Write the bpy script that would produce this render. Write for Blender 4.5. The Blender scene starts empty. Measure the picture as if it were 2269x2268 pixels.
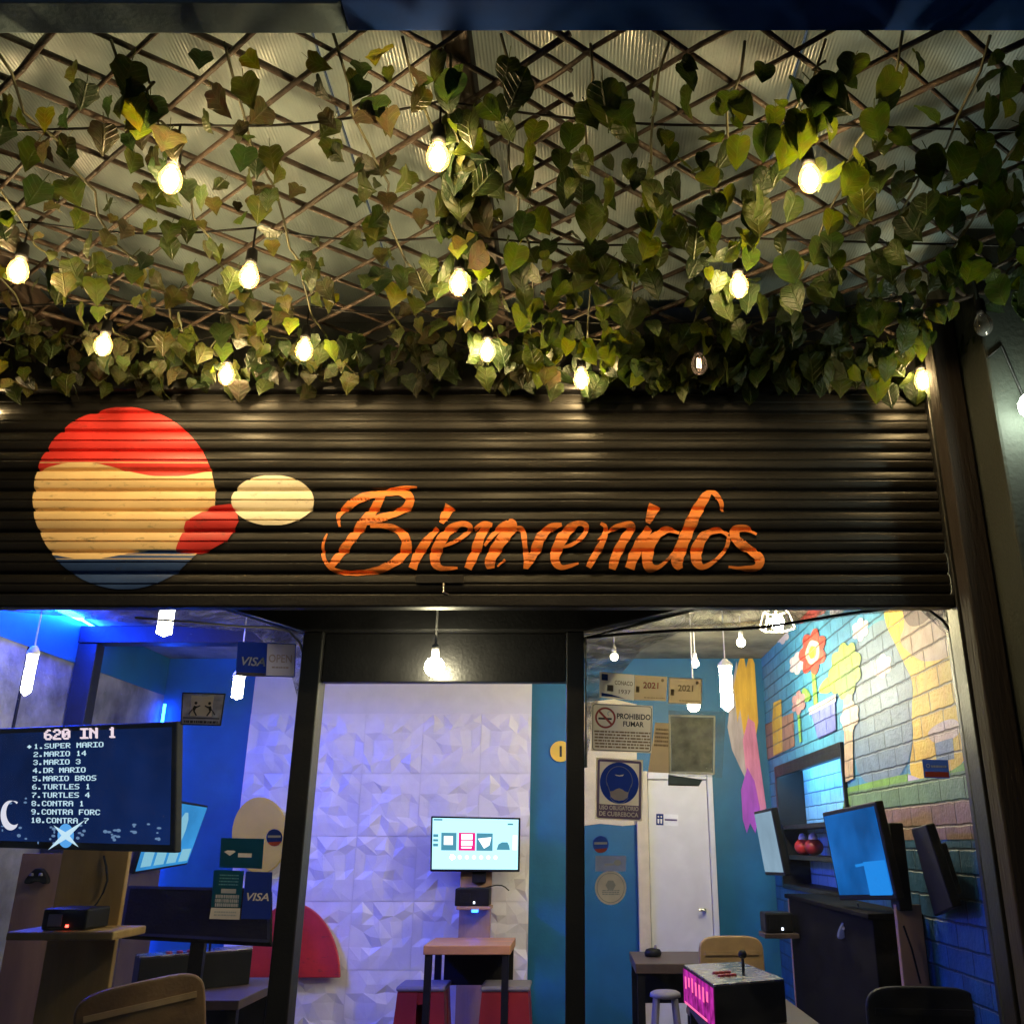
import bpy, math, random
from mathutils import Vector
R = math.radians
rnd = random.Random(7)
C = bpy.context.scene.collection
S = bpy.context.scene

# ------------------------------------------------------------------ camera, world, exposure
F, U0, V0, PITCH, EYE = 2040.0, 1275.0, 1134.0, R(19.8), 1.55
cam_d = bpy.data.cameras.new("camera")
cam = bpy.data.objects.new("camera", cam_d); C.objects.link(cam)
cam.location = (0, 0, EYE); cam.rotation_euler = (R(90) + PITCH, 0, 0)
cam_d.sensor_width = 36; cam_d.lens = F / 2269 * 36
cam_d.shift_x = -(U0 - 1134.5) / 2269
cam_d.clip_start = 0.05; cam_d.clip_end = 500
S.camera = cam
w = bpy.data.worlds.new("World"); S.world = w; w.use_nodes = True
bg = w.node_tree.nodes["Background"]
bg.inputs[0].default_value = (0.55, 0.75, 1.0, 1); bg.inputs[1].default_value = 0.05
S.view_settings.view_transform = 'Standard'; S.view_settings.look = 'None'
S.view_settings.exposure = 1.0; S.view_settings.gamma = 1
S.cycles.use_denoising = True
S.cycles.max_bounces = 8; S.cycles.transparent_max_bounces = 16
S.cycles.sample_clamp_indirect = 6; S.cycles.blur_glossy = 0.4
S.cycles.caustics_reflective = False; S.cycles.caustics_refractive = False

CT, ST = math.cos(PITCH), math.sin(PITCH)
def ray(u, v):
    a = (u - U0) / F; b = (V0 - v) / F
    return Vector((a, CT - b * ST, ST + b * CT))
def atY(u, v, Y):
    d = ray(u, v); return Vector((0, 0, EYE)) + d * (Y / d.y)
def atX(u, v, X):
    d = ray(u, v); return Vector((0, 0, EYE)) + d * (X / d.x)
def atZ(u, v, Z):
    d = ray(u, v); return Vector((0, 0, EYE)) + d * ((Z - EYE) / d.z)
K = 2269 / 1932.0          # picture notes taken at 1932 px wide

# ------------------------------------------------------------------ materials
def new_mat(name):
    m = bpy.data.materials.new(name); m.use_nodes = True
    nt = m.node_tree; nt.nodes.clear()
    out = nt.nodes.new('ShaderNodeOutputMaterial')
    return m, nt, out
def N(nt, t, **kw):
    n = nt.nodes.new(t)
    for k, v in kw.items():
        if k in ('op',): n.operation = v
        else: n.inputs[k].default_value = v
    return n
def rgb(c): return (c[0], c[1], c[2], 1)
def M(name, col, rough=.6, metal=0, var=.18, scale=9, bump=0, bscale=80, coat=0, stretch=None, spec=.5, col2=None):
    m, nt, out = new_mat(name); L = nt.links.new
    p = N(nt, 'ShaderNodeBsdfPrincipled', Roughness=rough, Metallic=metal)
    p.inputs['Coat Weight'].default_value = coat
    p.inputs['Specular IOR Level'].default_value = spec
    tc = nt.nodes.new('ShaderNodeTexCoord')
    mp = nt.nodes.new('ShaderNodeMapping'); L(tc.outputs['Object'], mp.inputs[0])
    if stretch: mp.inputs['Scale'].default_value = stretch
    nz = N(nt, 'ShaderNodeTexNoise', Scale=scale, Detail=6, Roughness=.6); L(mp.outputs[0], nz.inputs['Vector'])
    cr = nt.nodes.new('ShaderNodeValToRGB'); L(nz.outputs['Fac'], cr.inputs[0])
    c2 = col2 or tuple(min(1, c * (1 + var)) for c in col)
    cr.color_ramp.elements[0].position = .3; cr.color_ramp.elements[1].position = .7
    cr.color_ramp.elements[0].color = rgb(tuple(c * (1 - var) for c in col)); cr.color_ramp.elements[1].color = rgb(c2)
    L(cr.outputs[0], p.inputs['Base Color'])
    rm = N(nt, 'ShaderNodeMapRange'); rm.inputs['To Min'].default_value = max(0, rough - .1); rm.inputs['To Max'].default_value = min(1, rough + .12)
    L(nz.outputs['Fac'], rm.inputs['Value']); L(rm.outputs[0], p.inputs['Roughness'])
    if bump:
        n2 = N(nt, 'ShaderNodeTexNoise', Scale=bscale, Detail=5); L(mp.outputs[0], n2.inputs['Vector'])
        b = N(nt, 'ShaderNodeBump', Strength=bump, Distance=.01); L(n2.outputs['Fac'], b.inputs['Height']); L(b.outputs[0], p.inputs['Normal'])
    L(p.outputs[0], out.inputs[0]); return m
def PAPER(name, col, var=.1, scale=6, rough=.6):
    m = M(name, col, rough, var=var, scale=scale); nt = m.node_tree; L = nt.links.new
    out = [n for n in nt.nodes if n.type == 'OUTPUT_MATERIAL'][0]; p = [n for n in nt.nodes if n.type == 'BSDF_PRINCIPLED'][0]; cr = [n for n in nt.nodes if n.type == 'VALTORGB'][0]
    t = nt.nodes.new('ShaderNodeBsdfTranslucent'); L(cr.outputs[0], t.inputs[0]); ms = nt.nodes.new('ShaderNodeMixShader'); ms.inputs[0].default_value = .62
    L(p.outputs[0], ms.inputs[1]); L(t.outputs[0], ms.inputs[2]); L(ms.outputs[0], out.inputs[0]); return m
def EM(name, col, strength, var=0, scale=6):
    m, nt, out = new_mat(name); e = N(nt, 'ShaderNodeEmission', Color=rgb(col), Strength=strength)
    if var:
        tc = nt.nodes.new('ShaderNodeTexCoord'); nz = N(nt, 'ShaderNodeTexNoise', Scale=scale, Detail=4)
        nt.links.new(tc.outputs['Object'], nz.inputs['Vector'])
        mr = N(nt, 'ShaderNodeMapRange'); mr.inputs['From Min'].default_value = .3; mr.inputs['From Max'].default_value = .7
        mr.inputs['To Min'].default_value = strength * (1 - var); mr.inputs['To Max'].default_value = strength * (1 + var)
        nt.links.new(nz.outputs['Fac'], mr.inputs['Value']); nt.links.new(mr.outputs[0], e.inputs['Strength'])
    nt.links.new(e.outputs[0], out.inputs[0]); return m
def GLASS(name, bump=.15, rough=.03, tint=(.93, .95, .95), haze=0.0, bscale=7):
    m, nt, out = new_mat(name); L = nt.links.new
    t = N(nt, 'ShaderNodeBsdfTransparent', Color=rgb(tint)); g = N(nt, 'ShaderNodeBsdfGlossy', Roughness=rough)
    f = N(nt, 'ShaderNodeFresnel', IOR=1.45); mx = nt.nodes.new('ShaderNodeMixShader')
    tc = nt.nodes.new('ShaderNodeTexCoord'); nz = N(nt, 'ShaderNodeTexNoise', Scale=bscale, Detail=4, Distortion=1.5)
    L(tc.outputs['Object'], nz.inputs['Vector'])
    b = N(nt, 'ShaderNodeBump', Strength=bump, Distance=.02); L(nz.outputs['Fac'], b.inputs['Height']); L(b.outputs[0], g.inputs['Normal'])
    L(f.outputs[0], mx.inputs[0]); L(t.outputs[0], mx.inputs[1]); L(g.outputs[0], mx.inputs[2])
    last = mx
    if haze:
        d = N(nt, 'ShaderNodeBsdfDiffuse', Color=(.75, .78, .78, 1)); m2 = N(nt, 'ShaderNodeMixShader'); m2.inputs[0].default_value = haze
        n3 = N(nt, 'ShaderNodeTexNoise', Scale=3.5, Detail=8, Distortion=2); L(tc.outputs['Object'], n3.inputs['Vector'])
        mr = N(nt, 'ShaderNodeMapRange'); mr.inputs['From Min'].default_value = .45; mr.inputs['From Max'].default_value = .75
        mr.inputs['To Min'].default_value = haze * .3; mr.inputs['To Max'].default_value = haze * 2; L(n3.outputs['Fac'], mr.inputs['Value']); L(mr.outputs[0], m2.inputs[0])
        L(mx.outputs[0], m2.inputs[1]); L(d.outputs[0], m2.inputs[2]); last = m2
    L(last.outputs[0], out.inputs[0]); return m
def FILM(name):
    m, nt, out = new_mat(name); L = nt.links.new; tc = nt.nodes.new('ShaderNodeTexCoord')
    mp = nt.nodes.new('ShaderNodeMapping'); mp.inputs['Scale'].default_value = (1, 1, 2.2); mp.inputs['Rotation'].default_value = (0, R(25), 0); L(tc.outputs['Object'], mp.inputs[0])
    nz = N(nt, 'ShaderNodeTexNoise', Scale=6, Detail=7, Roughness=.65, Distortion=2.5); L(mp.outputs[0], nz.inputs['Vector'])
    mr = N(nt, 'ShaderNodeMapRange'); mr.inputs['From Min'].default_value = .48; mr.inputs['From Max'].default_value = .72; mr.inputs['To Min'].default_value = .02; mr.inputs['To Max'].default_value = .62; L(nz.outputs['Fac'], mr.inputs['Value'])
    t = N(nt, 'ShaderNodeBsdfTransparent', Color=(.96, .96, .95, 1)); d = N(nt, 'ShaderNodeBsdfTranslucent', Color=(.8, .8, .76, 1)); g = N(nt, 'ShaderNodeBsdfGlossy', Roughness=.12)
    b = N(nt, 'ShaderNodeBump', Strength=1, Distance=.03); L(nz.outputs['Fac'], b.inputs['Height']); L(b.outputs[0], g.inputs['Normal'])
    a = N(nt, 'ShaderNodeMixShader'); L(mr.outputs[0], a.inputs[0]); L(t.outputs[0], a.inputs[1]); L(d.outputs[0], a.inputs[2])
    f = N(nt, 'ShaderNodeFresnel', IOR=1.5); L(b.outputs[0], f.inputs['Normal']); c = nt.nodes.new('ShaderNodeMixShader'); L(f.outputs[0], c.inputs[0]); L(a.outputs[0], c.inputs[1]); L(g.outputs[0], c.inputs[2]); L(c.outputs[0], out.inputs[0]); return m
def FROST(name, col, amt):
    m, nt, out = new_mat(name); t = N(nt, 'ShaderNodeBsdfTransparent', Color=(1, .93, .80, 1)); d = N(nt, 'ShaderNodeBsdfTranslucent', Color=rgb(col)); g = N(nt, 'ShaderNodeBsdfGlossy', Roughness=.08)
    a = N(nt, 'ShaderNodeMixShader'); a.inputs[0].default_value = amt; f = N(nt, 'ShaderNodeFresnel', IOR=1.4); c = nt.nodes.new('ShaderNodeMixShader'); L = nt.links.new
    L(t.outputs[0], a.inputs[1]); L(d.outputs[0], a.inputs[2]); L(f.outputs[0], c.inputs[0]); L(a.outputs[0], c.inputs[1]); L(g.outputs[0], c.inputs[2]); L(c.outputs[0], out.inputs[0]); return m
def LEAF(name, cols):
    m, nt, out = new_mat(name); L = nt.links.new
    g = nt.nodes.new('ShaderNodeNewGeometry'); cr = nt.nodes.new('ShaderNodeValToRGB')
    L(g.outputs['Random Per Island'], cr.inputs[0])
    el = cr.color_ramp.elements
    while len(el) < len(cols): el.new(.5)
    for i, c in enumerate(cols): el[i].position = i / (len(cols) - 1); el[i].color = rgb(c)
    tc = nt.nodes.new('ShaderNodeTexCoord'); nz = N(nt, 'ShaderNodeTexNoise', Scale=45, Detail=4); L(tc.outputs['Object'], nz.inputs['Vector'])
    mx = nt.nodes.new('ShaderNodeMixRGB'); mx.blend_type = 'MULTIPLY'; mx.inputs[0].default_value = .6
    L(cr.outputs[0], mx.inputs[1]); L(nz.outputs['Color'], mx.inputs[2])
    br = N(nt, 'ShaderNodeBrightContrast', Bright=0.0); L(mx.outputs[0], br.inputs[0])
    uv = nt.nodes.new('ShaderNodeUVMap'); sp = nt.nodes.new('ShaderNodeSeparateXYZ'); L(uv.outputs[0], sp.inputs[0])
    ab = N(nt, 'ShaderNodeMath', op='ABSOLUTE'); L(sp.outputs['X'], ab.inputs[0])
    q = N(nt, 'ShaderNodeMath', op='MULTIPLY_ADD'); L(ab.outputs[0], q.inputs[0]); q.inputs[1].default_value = -.75; L(sp.outputs['Y'], q.inputs[2])   # side veins climb outwards
    q2 = N(nt, 'ShaderNodeMath', op='MULTIPLY'); L(q.outputs[0], q2.inputs[0]); q2.inputs[1].default_value = 34
    sn = N(nt, 'ShaderNodeMath', op='SINE'); L(q2.outputs[0], sn.inputs[0])
    v1 = N(nt, 'ShaderNodeMapRange'); v1.inputs['From Min'].default_value = .72; v1.inputs['From Max'].default_value = 1.0; L(sn.outputs[0], v1.inputs['Value'])
    v2 = N(nt, 'ShaderNodeMapRange'); v2.inputs['From Min'].default_value = .04; v2.inputs['From Max'].default_value = .012; L(ab.outputs[0], v2.inputs['Value'])
    vm = N(nt, 'ShaderNodeMath', op='MAXIMUM'); L(v1.outputs[0], vm.inputs[0]); L(v2.outputs[0], vm.inputs[1])
    vc = nt.nodes.new('ShaderNodeMixRGB'); vs = N(nt, 'ShaderNodeMath', op='MULTIPLY'); vs.inputs[1].default_value = .55; L(vm.outputs[0], vs.inputs[0]); L(vs.outputs[0], vc.inputs[0]); L(br.outputs[0], vc.inputs[1])
    hv = N(nt, 'ShaderNodeHueSaturation', Saturation=.8, Value=2.6); L(br.outputs[0], hv.inputs['Color']); L(hv.outputs[0], vc.inputs[2])
    p = N(nt, 'ShaderNodeBsdfPrincipled', Roughness=.45); p.inputs['Specular IOR Level'].default_value = .3; L(vc.outputs[0], p.inputs['Base Color'])
    n2 = N(nt, 'ShaderNodeTexNoise', Scale=120, Detail=3); L(tc.outputs['Object'], n2.inputs['Vector'])
    hh = N(nt, 'ShaderNodeMath', op='MULTIPLY_ADD'); L(vm.outputs[0], hh.inputs[0]); hh.inputs[1].default_value = -1.2; L(n2.outputs['Fac'], hh.inputs[2])
    b = N(nt, 'ShaderNodeBump', Strength=.6, Distance=.004); L(hh.outputs[0], b.inputs['Height']); L(b.outputs[0], p.inputs['Normal'])
    t = nt.nodes.new('ShaderNodeBsdfTranslucent'); hs = N(nt, 'ShaderNodeHueSaturation', Saturation=1.15, Value=3.2, Hue=.475); L(br.outputs[0], hs.inputs['Color']); L(hs.outputs[0], t.inputs[0])
    ms = nt.nodes.new('ShaderNodeMixShader'); ms.inputs[0].default_value = .38
    L(p.outputs[0], ms.inputs[1]); L(t.outputs[0], ms.inputs[2]); L(ms.outputs[0], out.inputs[0]); return m
def BRICK(name, col, axis='X', rough=.55, var=.12, mortar=None, paint=True):
    """painted brickwork: courses follow world position, so that colours share one bond"""
    m, nt, out = new_mat(name); L = nt.links.new
    g = nt.nodes.new('ShaderNodeNewGeometry'); sp = nt.nodes.new('ShaderNodeSeparateXYZ'); L(g.outputs['Position'], sp.inputs[0])
    cb = nt.nodes.new('ShaderNodeCombineXYZ'); L(sp.outputs['Y' if axis == 'X' else 'X'], cb.inputs[0]); L(sp.outputs['Z'], cb.inputs[1])
    bt = nt.nodes.new('ShaderNodeTexBrick')
    bt.inputs['Scale'].default_value = 1; bt.inputs['Brick Width'].default_value = .24; bt.inputs['Row Height'].default_value = .085
    bt.inputs['Mortar Size'].default_value = .006; bt.inputs['Mortar Smooth'].default_value = .6
    c = col; bt.inputs['Color1'].default_value = rgb(tuple(x * (1 - var) for x in c)); bt.inputs['Color2'].default_value = rgb(tuple(min(1, x * (1 + var)) for x in c))
    mo = mortar or tuple(x * .45 for x in c); bt.inputs['Mortar'].default_value = rgb(mo)
    nv = N(nt, 'ShaderNodeTexNoise', Scale=18, Detail=3); L(cb.outputs[0], nv.inputs['Vector'])
    vm = N(nt, 'ShaderNodeMixRGB'); vm.blend_type = 'LINEAR_LIGHT'; vm.inputs[0].default_value = .006; L(cb.outputs[0], vm.inputs[1]); L(nv.outputs['Color'], vm.inputs[2])
    L(vm.outputs[0], bt.inputs['Vector'])
    nz = N(nt, 'ShaderNodeTexNoise', Scale=14, Detail=6); L(g.outputs['Position'], nz.inputs['Vector'])
    mx = nt.nodes.new('ShaderNodeMixRGB'); mx.blend_type = 'OVERLAY'; mx.inputs[0].default_value = .45; L(bt.outputs['Color'], mx.inputs[1]); L(nz.outputs['Fac'], mx.inputs[2])
    p = N(nt, 'ShaderNodeBsdfPrincipled', Roughness=rough); L(mx.outputs[0], p.inputs['Base Color'])
    ad = N(nt, 'ShaderNodeMath', op='MULTIPLY_ADD'); L(bt.outputs['Fac'], ad.inputs[0]); ad.inputs[1].default_value = -1.0
    n2 = N(nt, 'ShaderNodeTexNoise', Scale=60, Detail=4); L(g.outputs['Position'], n2.inputs['Vector']); sc = N(nt, 'ShaderNodeMath', op='MULTIPLY'); sc.inputs[1].default_value = .35; L(n2.outputs['Fac'], sc.inputs[0]); L(sc.outputs[0], ad.inputs[2])
    b = N(nt, 'ShaderNodeBump', Strength=.9, Distance=.012); L(ad.outputs[0], b.inputs['Height']); L(b.outputs[0], p.inputs['Normal'])
    L(p.outputs[0], out.inputs[0]); return m
def FLUTED(name, col):
    """twin-wall roofing: fine flutes running along Y"""
    m, nt, out = new_mat(name); L = nt.links.new
    tc = nt.nodes.new('ShaderNodeTexCoord')
    wv = N(nt, 'ShaderNodeTexWave', Scale=34.0, Distortion=0.0); wv.bands_direction = 'X'; L(tc.outputs['Object'], wv.inputs['Vector'])
    b = N(nt, 'ShaderNodeBump', Strength=.4, Distance=.003); L(wv.outputs['Fac'], b.inputs['Height'])
    nz = N(nt, 'ShaderNodeTexNoise', Scale=2.2, Detail=7); L(tc.outputs['Object'], nz.inputs['Vector'])
    cr = nt.nodes.new('ShaderNodeValToRGB'); L(nz.outputs['Fac'], cr.inputs[0])
    cr.color_ramp.elements[0].position = .35; cr.color_ramp.elements[1].position = .7
    cr.color_ramp.elements[0].color = rgb(tuple(c * .7 for c in col)); cr.color_ramp.elements[1].color = rgb(tuple(c * 1.2 for c in col))
    p = N(nt, 'ShaderNodeBsdfPrincipled', Roughness=.2); L(cr.outputs[0], p.inputs['Base Color']); L(b.outputs[0], p.inputs['Normal'])
    t = nt.nodes.new('ShaderNodeBsdfTranslucent'); L(cr.outputs[0], t.inputs[0]); ms = nt.nodes.new('ShaderNodeMixShader'); ms.inputs[0].default_value = .25
    L(p.outputs[0], ms.inputs[1]); L(t.outputs[0], ms.inputs[2]); L(ms.outputs[0], out.inputs[0]); return m

mt = {}
mt['black'] = M('black_paint', (.009, .009, .010), .42, bump=.15, spec=.3)
mt['black_matt'] = M('black_plastic', (.007, .007, .008), .55, bump=.05, spec=.25)
mt['shutter'] = M('shutter_black', (.009, .0082, .0072), .45, spec=.28, bump=.12, bscale=40, stretch=(.3, 1, 1), var=.35, scale=6)
mt['frame'] = M('frame_black', (.010, .010, .010), .4, bump=.1)
mt['navy'] = M('navy_paint', (.004, .035, .20), .8, bump=.05, spec=.1)
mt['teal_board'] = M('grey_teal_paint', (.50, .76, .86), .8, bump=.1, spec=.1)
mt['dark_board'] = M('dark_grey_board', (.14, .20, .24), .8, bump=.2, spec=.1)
mt['twig'] = M('willow_bark', (.042, .026, .018), .6, var=.45, scale=30, bump=.5, bscale=90)
mt['rafter'] = M('stained_timber', (.028, .017, .012), .7, var=.4, scale=12, bump=.4, stretch=(1, .12, 1))
mt['post'] = M('brown_timber', (.018, .012, .009), .8, var=.35, scale=12, bump=.35, stretch=(1, 1, .12))
mt['leaf_heart'] = LEAF('glossy_leaf', [(.012, .024, .008), (.022, .040, .008), (.040, .060, .010), (.018, .034, .012), (.065, .085, .010)])
mt['leaf_ivy'] = LEAF('ivy_leaf', [(.012, .026, .010), (.022, .038, .010), (.040, .058, .012), (.032, .028, .016), (.075, .085, .014)])
mt['stem'] = M('vine_stem', (.06, .06, .025), .6, var=.3)
mt['roof'] = FLUTED('twin_wall_sheet', (.33, .42, .45))
mt['wall_dark'] = M('dark_render', (.035, .036, .034), .8, bump=.3, bscale=60)
mt['wall_grey'] = M('grey_render', (.026, .032, .027), .8, bump=.3, bscale=60)
mt['concrete'] = M('bare_concrete', (.22, .215, .20), .7, var=.7, scale=3.2, bump=.4, bscale=20)
mt['ceiling'] = M('ceiling_plaster', (.27, .25, .20), .75, var=.5, scale=4, bump=.5, bscale=14)
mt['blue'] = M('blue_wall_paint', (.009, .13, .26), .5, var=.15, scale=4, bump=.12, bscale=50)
mt['blue2'] = BRICK('blue_brick_paint', (.008, .09, .22))
mt['white'] = M('white_paint', (.74, .72, .72), .5, var=.05, bump=.06)
mt['relief'] = M('white_relief', (.80, .77, .77), .3, var=.05, bump=.05)
mt['cream'] = M('cream_trim', (.70, .60, .42), .6, var=.12); mt['p_back'] = PAPER('cream_backing', (.78, .66, .42), .15)
mt['cream2'] = PAPER('cream_paper', (.90, .82, .66), .06, 5)
mt['paper_tan'] = PAPER('tan_paper', (.66, .50, .30), .12)
mt['paper_grey'] = PAPER('grey_print', (.34, .32, .25), .5, 22)
mt['sleeve'] = GLASS('clear_sleeve', bump=.8, rough=.08, tint=(.9, .92, .9), haze=.16, bscale=16)
mt['ink'] = M('black_ink', (.02, .018, .015), .6)
mt['ink_brown'] = M('brown_ink', (.30, .20, .10), .6)
mt['red_ink'] = M('red_ink', (.42, .07, .05), .6)
mt['blue_ink'] = PAPER('blue_ink', (.010, .035, .22))
mt['sign_blue'] = PAPER('sign_blue', (.02, .07, .50)); mt['mauve'] = PAPER('mauve_border', (.20, .15, .30))
mt['white_ink'] = M('white_ink', (.86, .84, .86), .5)
mt['pale_ink'] = M('pale_ink', (.45, .5, .58), .5)
mt['teal_card'] = PAPER('teal_card', (.01, .12, .17))
mt['teal_ink'] = M('teal_ink', (.15, .45, .5), .5)
mt['visa'] = PAPER('deep_blue_card', (.03, .075, .38))
mt['lilac'] = PAPER('lilac_card', (.28, .33, .52))
mt['orange'] = M('orange_paint', (.95, .25, .04), .5, var=.15, scale=7)
def wear(m, lo, hi, sc, dark):
    nt = m.node_tree; L = nt.links.new; cr = [n for n in nt.nodes if n.type == 'VALTORGB'][0]; p = [n for n in nt.nodes if n.type == 'BSDF_PRINCIPLED'][0]; tc = [n for n in nt.nodes if n.type == 'TEX_COORD'][0]
    mp = nt.nodes.new('ShaderNodeMapping'); mp.inputs['Scale'].default_value = (1, 1, 3); L(tc.outputs['Object'], mp.inputs[0])
    nz = N(nt, 'ShaderNodeTexNoise', Scale=sc, Detail=8, Roughness=.7); L(mp.outputs[0], nz.inputs['Vector']); mr = N(nt, 'ShaderNodeMapRange'); mr.inputs['From Min'].default_value = lo; mr.inputs['From Max'].default_value = hi; L(nz.outputs['Fac'], mr.inputs['Value'])
    mx = nt.nodes.new('ShaderNodeMixRGB'); mx.inputs[2].default_value = rgb(dark); L(mr.outputs[0], mx.inputs[0]); L(cr.outputs[0], mx.inputs[1]); L(mx.outputs[0], p.inputs['Base Color'])
wear(mt['orange'], .53, .72, 9, (.10, .03, .012))
mt['p_red'] = M('red_paint', (.58, .035, .03), .42, var=.2, scale=5)
mt['p_cream'] = M('cream_paint', (.80, .58, .30), .42, var=.1, scale=5)
mt['p_pale'] = M('pale_paint', (.80, .72, .55), .42, var=.1, scale=5)
mt['p_blue'] = M('dark_blue_paint', (.03, .07, .22), .42, var=.2, scale=5)
mt['p_yellow'] = M('yellow_paint', (.75, .50, .05), .42, var=.1, scale=5)
mt['soot'] = M('worn_black_board', (.008, .007, .007), .8, bump=.2, spec=.06, var=.5)
for k_ in ('p_red', 'p_cream', 'p_pale', 'p_blue'): wear(mt[k_], .58, .74, 12, (.05, .04, .03))
mt['wood_pale'] = M('pale_ply', (.42, .25, .17), .55, var=.2, scale=10, bump=.15, stretch=(1, 1, .15))
mt['wood_olive'] = M('brown_ply', (.34, .21, .06), .55, var=.25, scale=10, bump=.15, stretch=(1, 1, .15))
mt['wood_top'] = M('orange_wood', (.56, .26, .10), .45, var=.2, scale=10, stretch=(.2, 1, 1))
mt['wood_dark'] = M('dark_wood', (.09, .06, .045), .5, var=.3, scale=10)
mt['wood_tan'] = M('tan_wood', (.42, .27, .12), .5, var=.2, scale=10)
mt['steel'] = M('brushed_steel', (.40, .39, .38), .25, metal=1, var=.15, scale=20, bump=.03)
mt['red_plastic'] = M('red_plastic', (.30, .018, .022), .4, var=.1)
mt['grey_plastic'] = M('grey_plastic', (.24, .22, .27), .45, var=.1)
mt['rust'] = M('brown_vinyl', (.20, .11, .04), .45, var=.25, bump=.2)
mt['asphalt'] = M('asphalt', (.05, .05, .05), .85, var=.3, scale=40, bump=.5, bscale=200)
mt['pave'] = M('paving', (.22, .21, .20), .8, var=.2, scale=6, bump=.4, bscale=90)
mt['tile'] = M('floor_tile', (.16, .14, .13), .35, var=.2, scale=4)
mt['glass'] = GLASS('window_glass', bump=.12, rough=.03, haze=.016)
mt['bulb_lit'] = EM('lit_warm_bulb', (1.0, .77, .45), 60)
mt['bulb_core'] = EM('hot_bulb_core', (1.0, .76, .40), 225); mt['bulb_dim'] = EM('dying_filament', (1.0, .62, .35), 6)
mt['bulb_cool'] = EM('lit_globe', (1.0, .90, .56), 105)
mt['bulb_in'] = EM('lit_indoor_bulb', (1.0, .85, .55), 55)
mt['corn'] = EM('lit_corn_lamp', (1.0, .88, .54), 165)
mt['corn_cool'] = EM('lit_corn_lamp_left', (1.0, .92, .72), 40)
mt['frost'] = FROST('frosted_amber_glass', (1.0, .52, .13), .042)
mt['clear_bulb'] = GLASS('clear_bulb_glass', bump=.02, rough=.02, tint=(.9, .82, .78), haze=.12)
mt['wall_lamp'] = EM('lit_wall_lamp', (.88, 1.0, .78), 55)
mt['led_blue'] = EM('blue_led', (.003, .04, 1.0), 300); mt['led_corner'] = EM('corner_led', (.006, .07, 1.0), 45); mt['led_small'] = EM('small_blue_lamp', (.01, .08, 1.0), 14)
mt['led_warm'] = EM('warm_white_led', (1.0, .88, .86), 36)
mt['led_white'] = EM('white_led_line', (.75, .85, 1.0), 3)
mt['led_shelf'] = EM('shelf_led', (.25, .6, 1.0), 45)
mt['led_red'] = EM('red_power_light', (1, .05, .03), 6)
mt['led_pink'] = EM('pink_led', (.60, .03, .42), .38, var=.7, scale=22)
mt['led_pink2'] = EM('pink_led_bars', (1, .12, .30), 1.0)

# ------------------------------------------------------------------ mesh builders
class MB:
    def __init__(s): s.v = []; s.f = []; s.uv = None
    def poly(s, pts):
        n = len(s.v); s.v += [tuple(p) for p in pts]; s.f.append(tuple(range(n, n + len(pts)))); return s
    def box(s, x0, x1, y0, y1, z0, z1):
        n = len(s.v); s.v += [(x, y, z) for z in (z0, z1) for y in (y0, y1) for x in (x0, x1)]
        for f in ((0, 2, 3, 1), (4, 5, 7, 6), (0, 1, 5, 4), (2, 6, 7, 3), (0, 4, 6, 2), (1, 3, 7, 5)): s.f.append(tuple(n + i for i in f))
        return s
    def hexa(s, a, b):
        """a, b: two quads of four points, joined"""
        n = len(s.v); s.v += [tuple(p) for p in a] + [tuple(p) for p in b]
        s.f += [(n, n+1, n+2, n+3), (n+7, n+6, n+5, n+4)] + [(n+i, n+4+i, n+4+(i+1) % 4, n+(i+1) % 4) for i in range(4)]
        return s
    def prism(s, pts, vec):
        vec = Vector(vec); n = len(s.v); k = len(pts)
        s.v += [tuple(p) for p in pts] + [tuple(Vector(p) + vec) for p in pts]
        s.f += [tuple(range(n, n+k)), tuple(range(n+2*k-1, n+k-1, -1))] + [(n+i, n+k+i, n+k+(i+1) % k, n+(i+1) % k) for i in range(k)]
        return s
    def tube(s, pts, r, seg=8, cap=True):
        pts = [Vector(p) for p in pts]; rs = r if isinstance(r, (list, tuple)) else [r] * len(pts)
        rings = []
        for i, p in enumerate(pts):
            d = (pts[min(i+1, len(pts)-1)] - pts[max(i-1, 0)]).normalized()
            a = d.cross(Vector((0, 0, 1)) if abs(d.z) < .95 else Vector((1, 0, 0))).normalized(); b = d.cross(a)
            n = len(s.v); rings.append(n)
            s.v += [tuple(p + (a * math.cos(t) + b * math.sin(t)) * rs[i]) for t in (2*math.pi*k/seg for k in range(seg))]
        for i in range(len(rings)-1):
            for k in range(seg): s.f.append((rings[i]+k, rings[i]+(k+1) % seg, rings[i+1]+(k+1) % seg, rings[i+1]+k))
        if cap: s.f.append(tuple(rings[0]+k for k in range(seg))[::-1]); s.f.append(tuple(rings[-1]+k for k in range(seg)))
        return s
    def lathe(s, prof, c, seg=16):
        """prof: (radius, z) from top to bottom about a vertical axis"""
        c = Vector(c); rings = []
        for r, z in prof:
            rings.append(len(s.v)); s.v += [(c.x + r*math.cos(2*math.pi*k/seg), c.y + r*math.sin(2*math.pi*k/seg), c.z + z) for k in range(seg)]
        for i in range(len(rings)-1):
            for k in range(seg): s.f.append((rings[i]+k, rings[i+1]+k, rings[i+1]+(k+1) % seg, rings[i]+(k+1) % seg))
        s.f.append(tuple(rings[0]+k for k in range(seg))); s.f.append(tuple(rings[-1]+k for k in range(seg))[::-1])
        return s
ORG = {}
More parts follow.
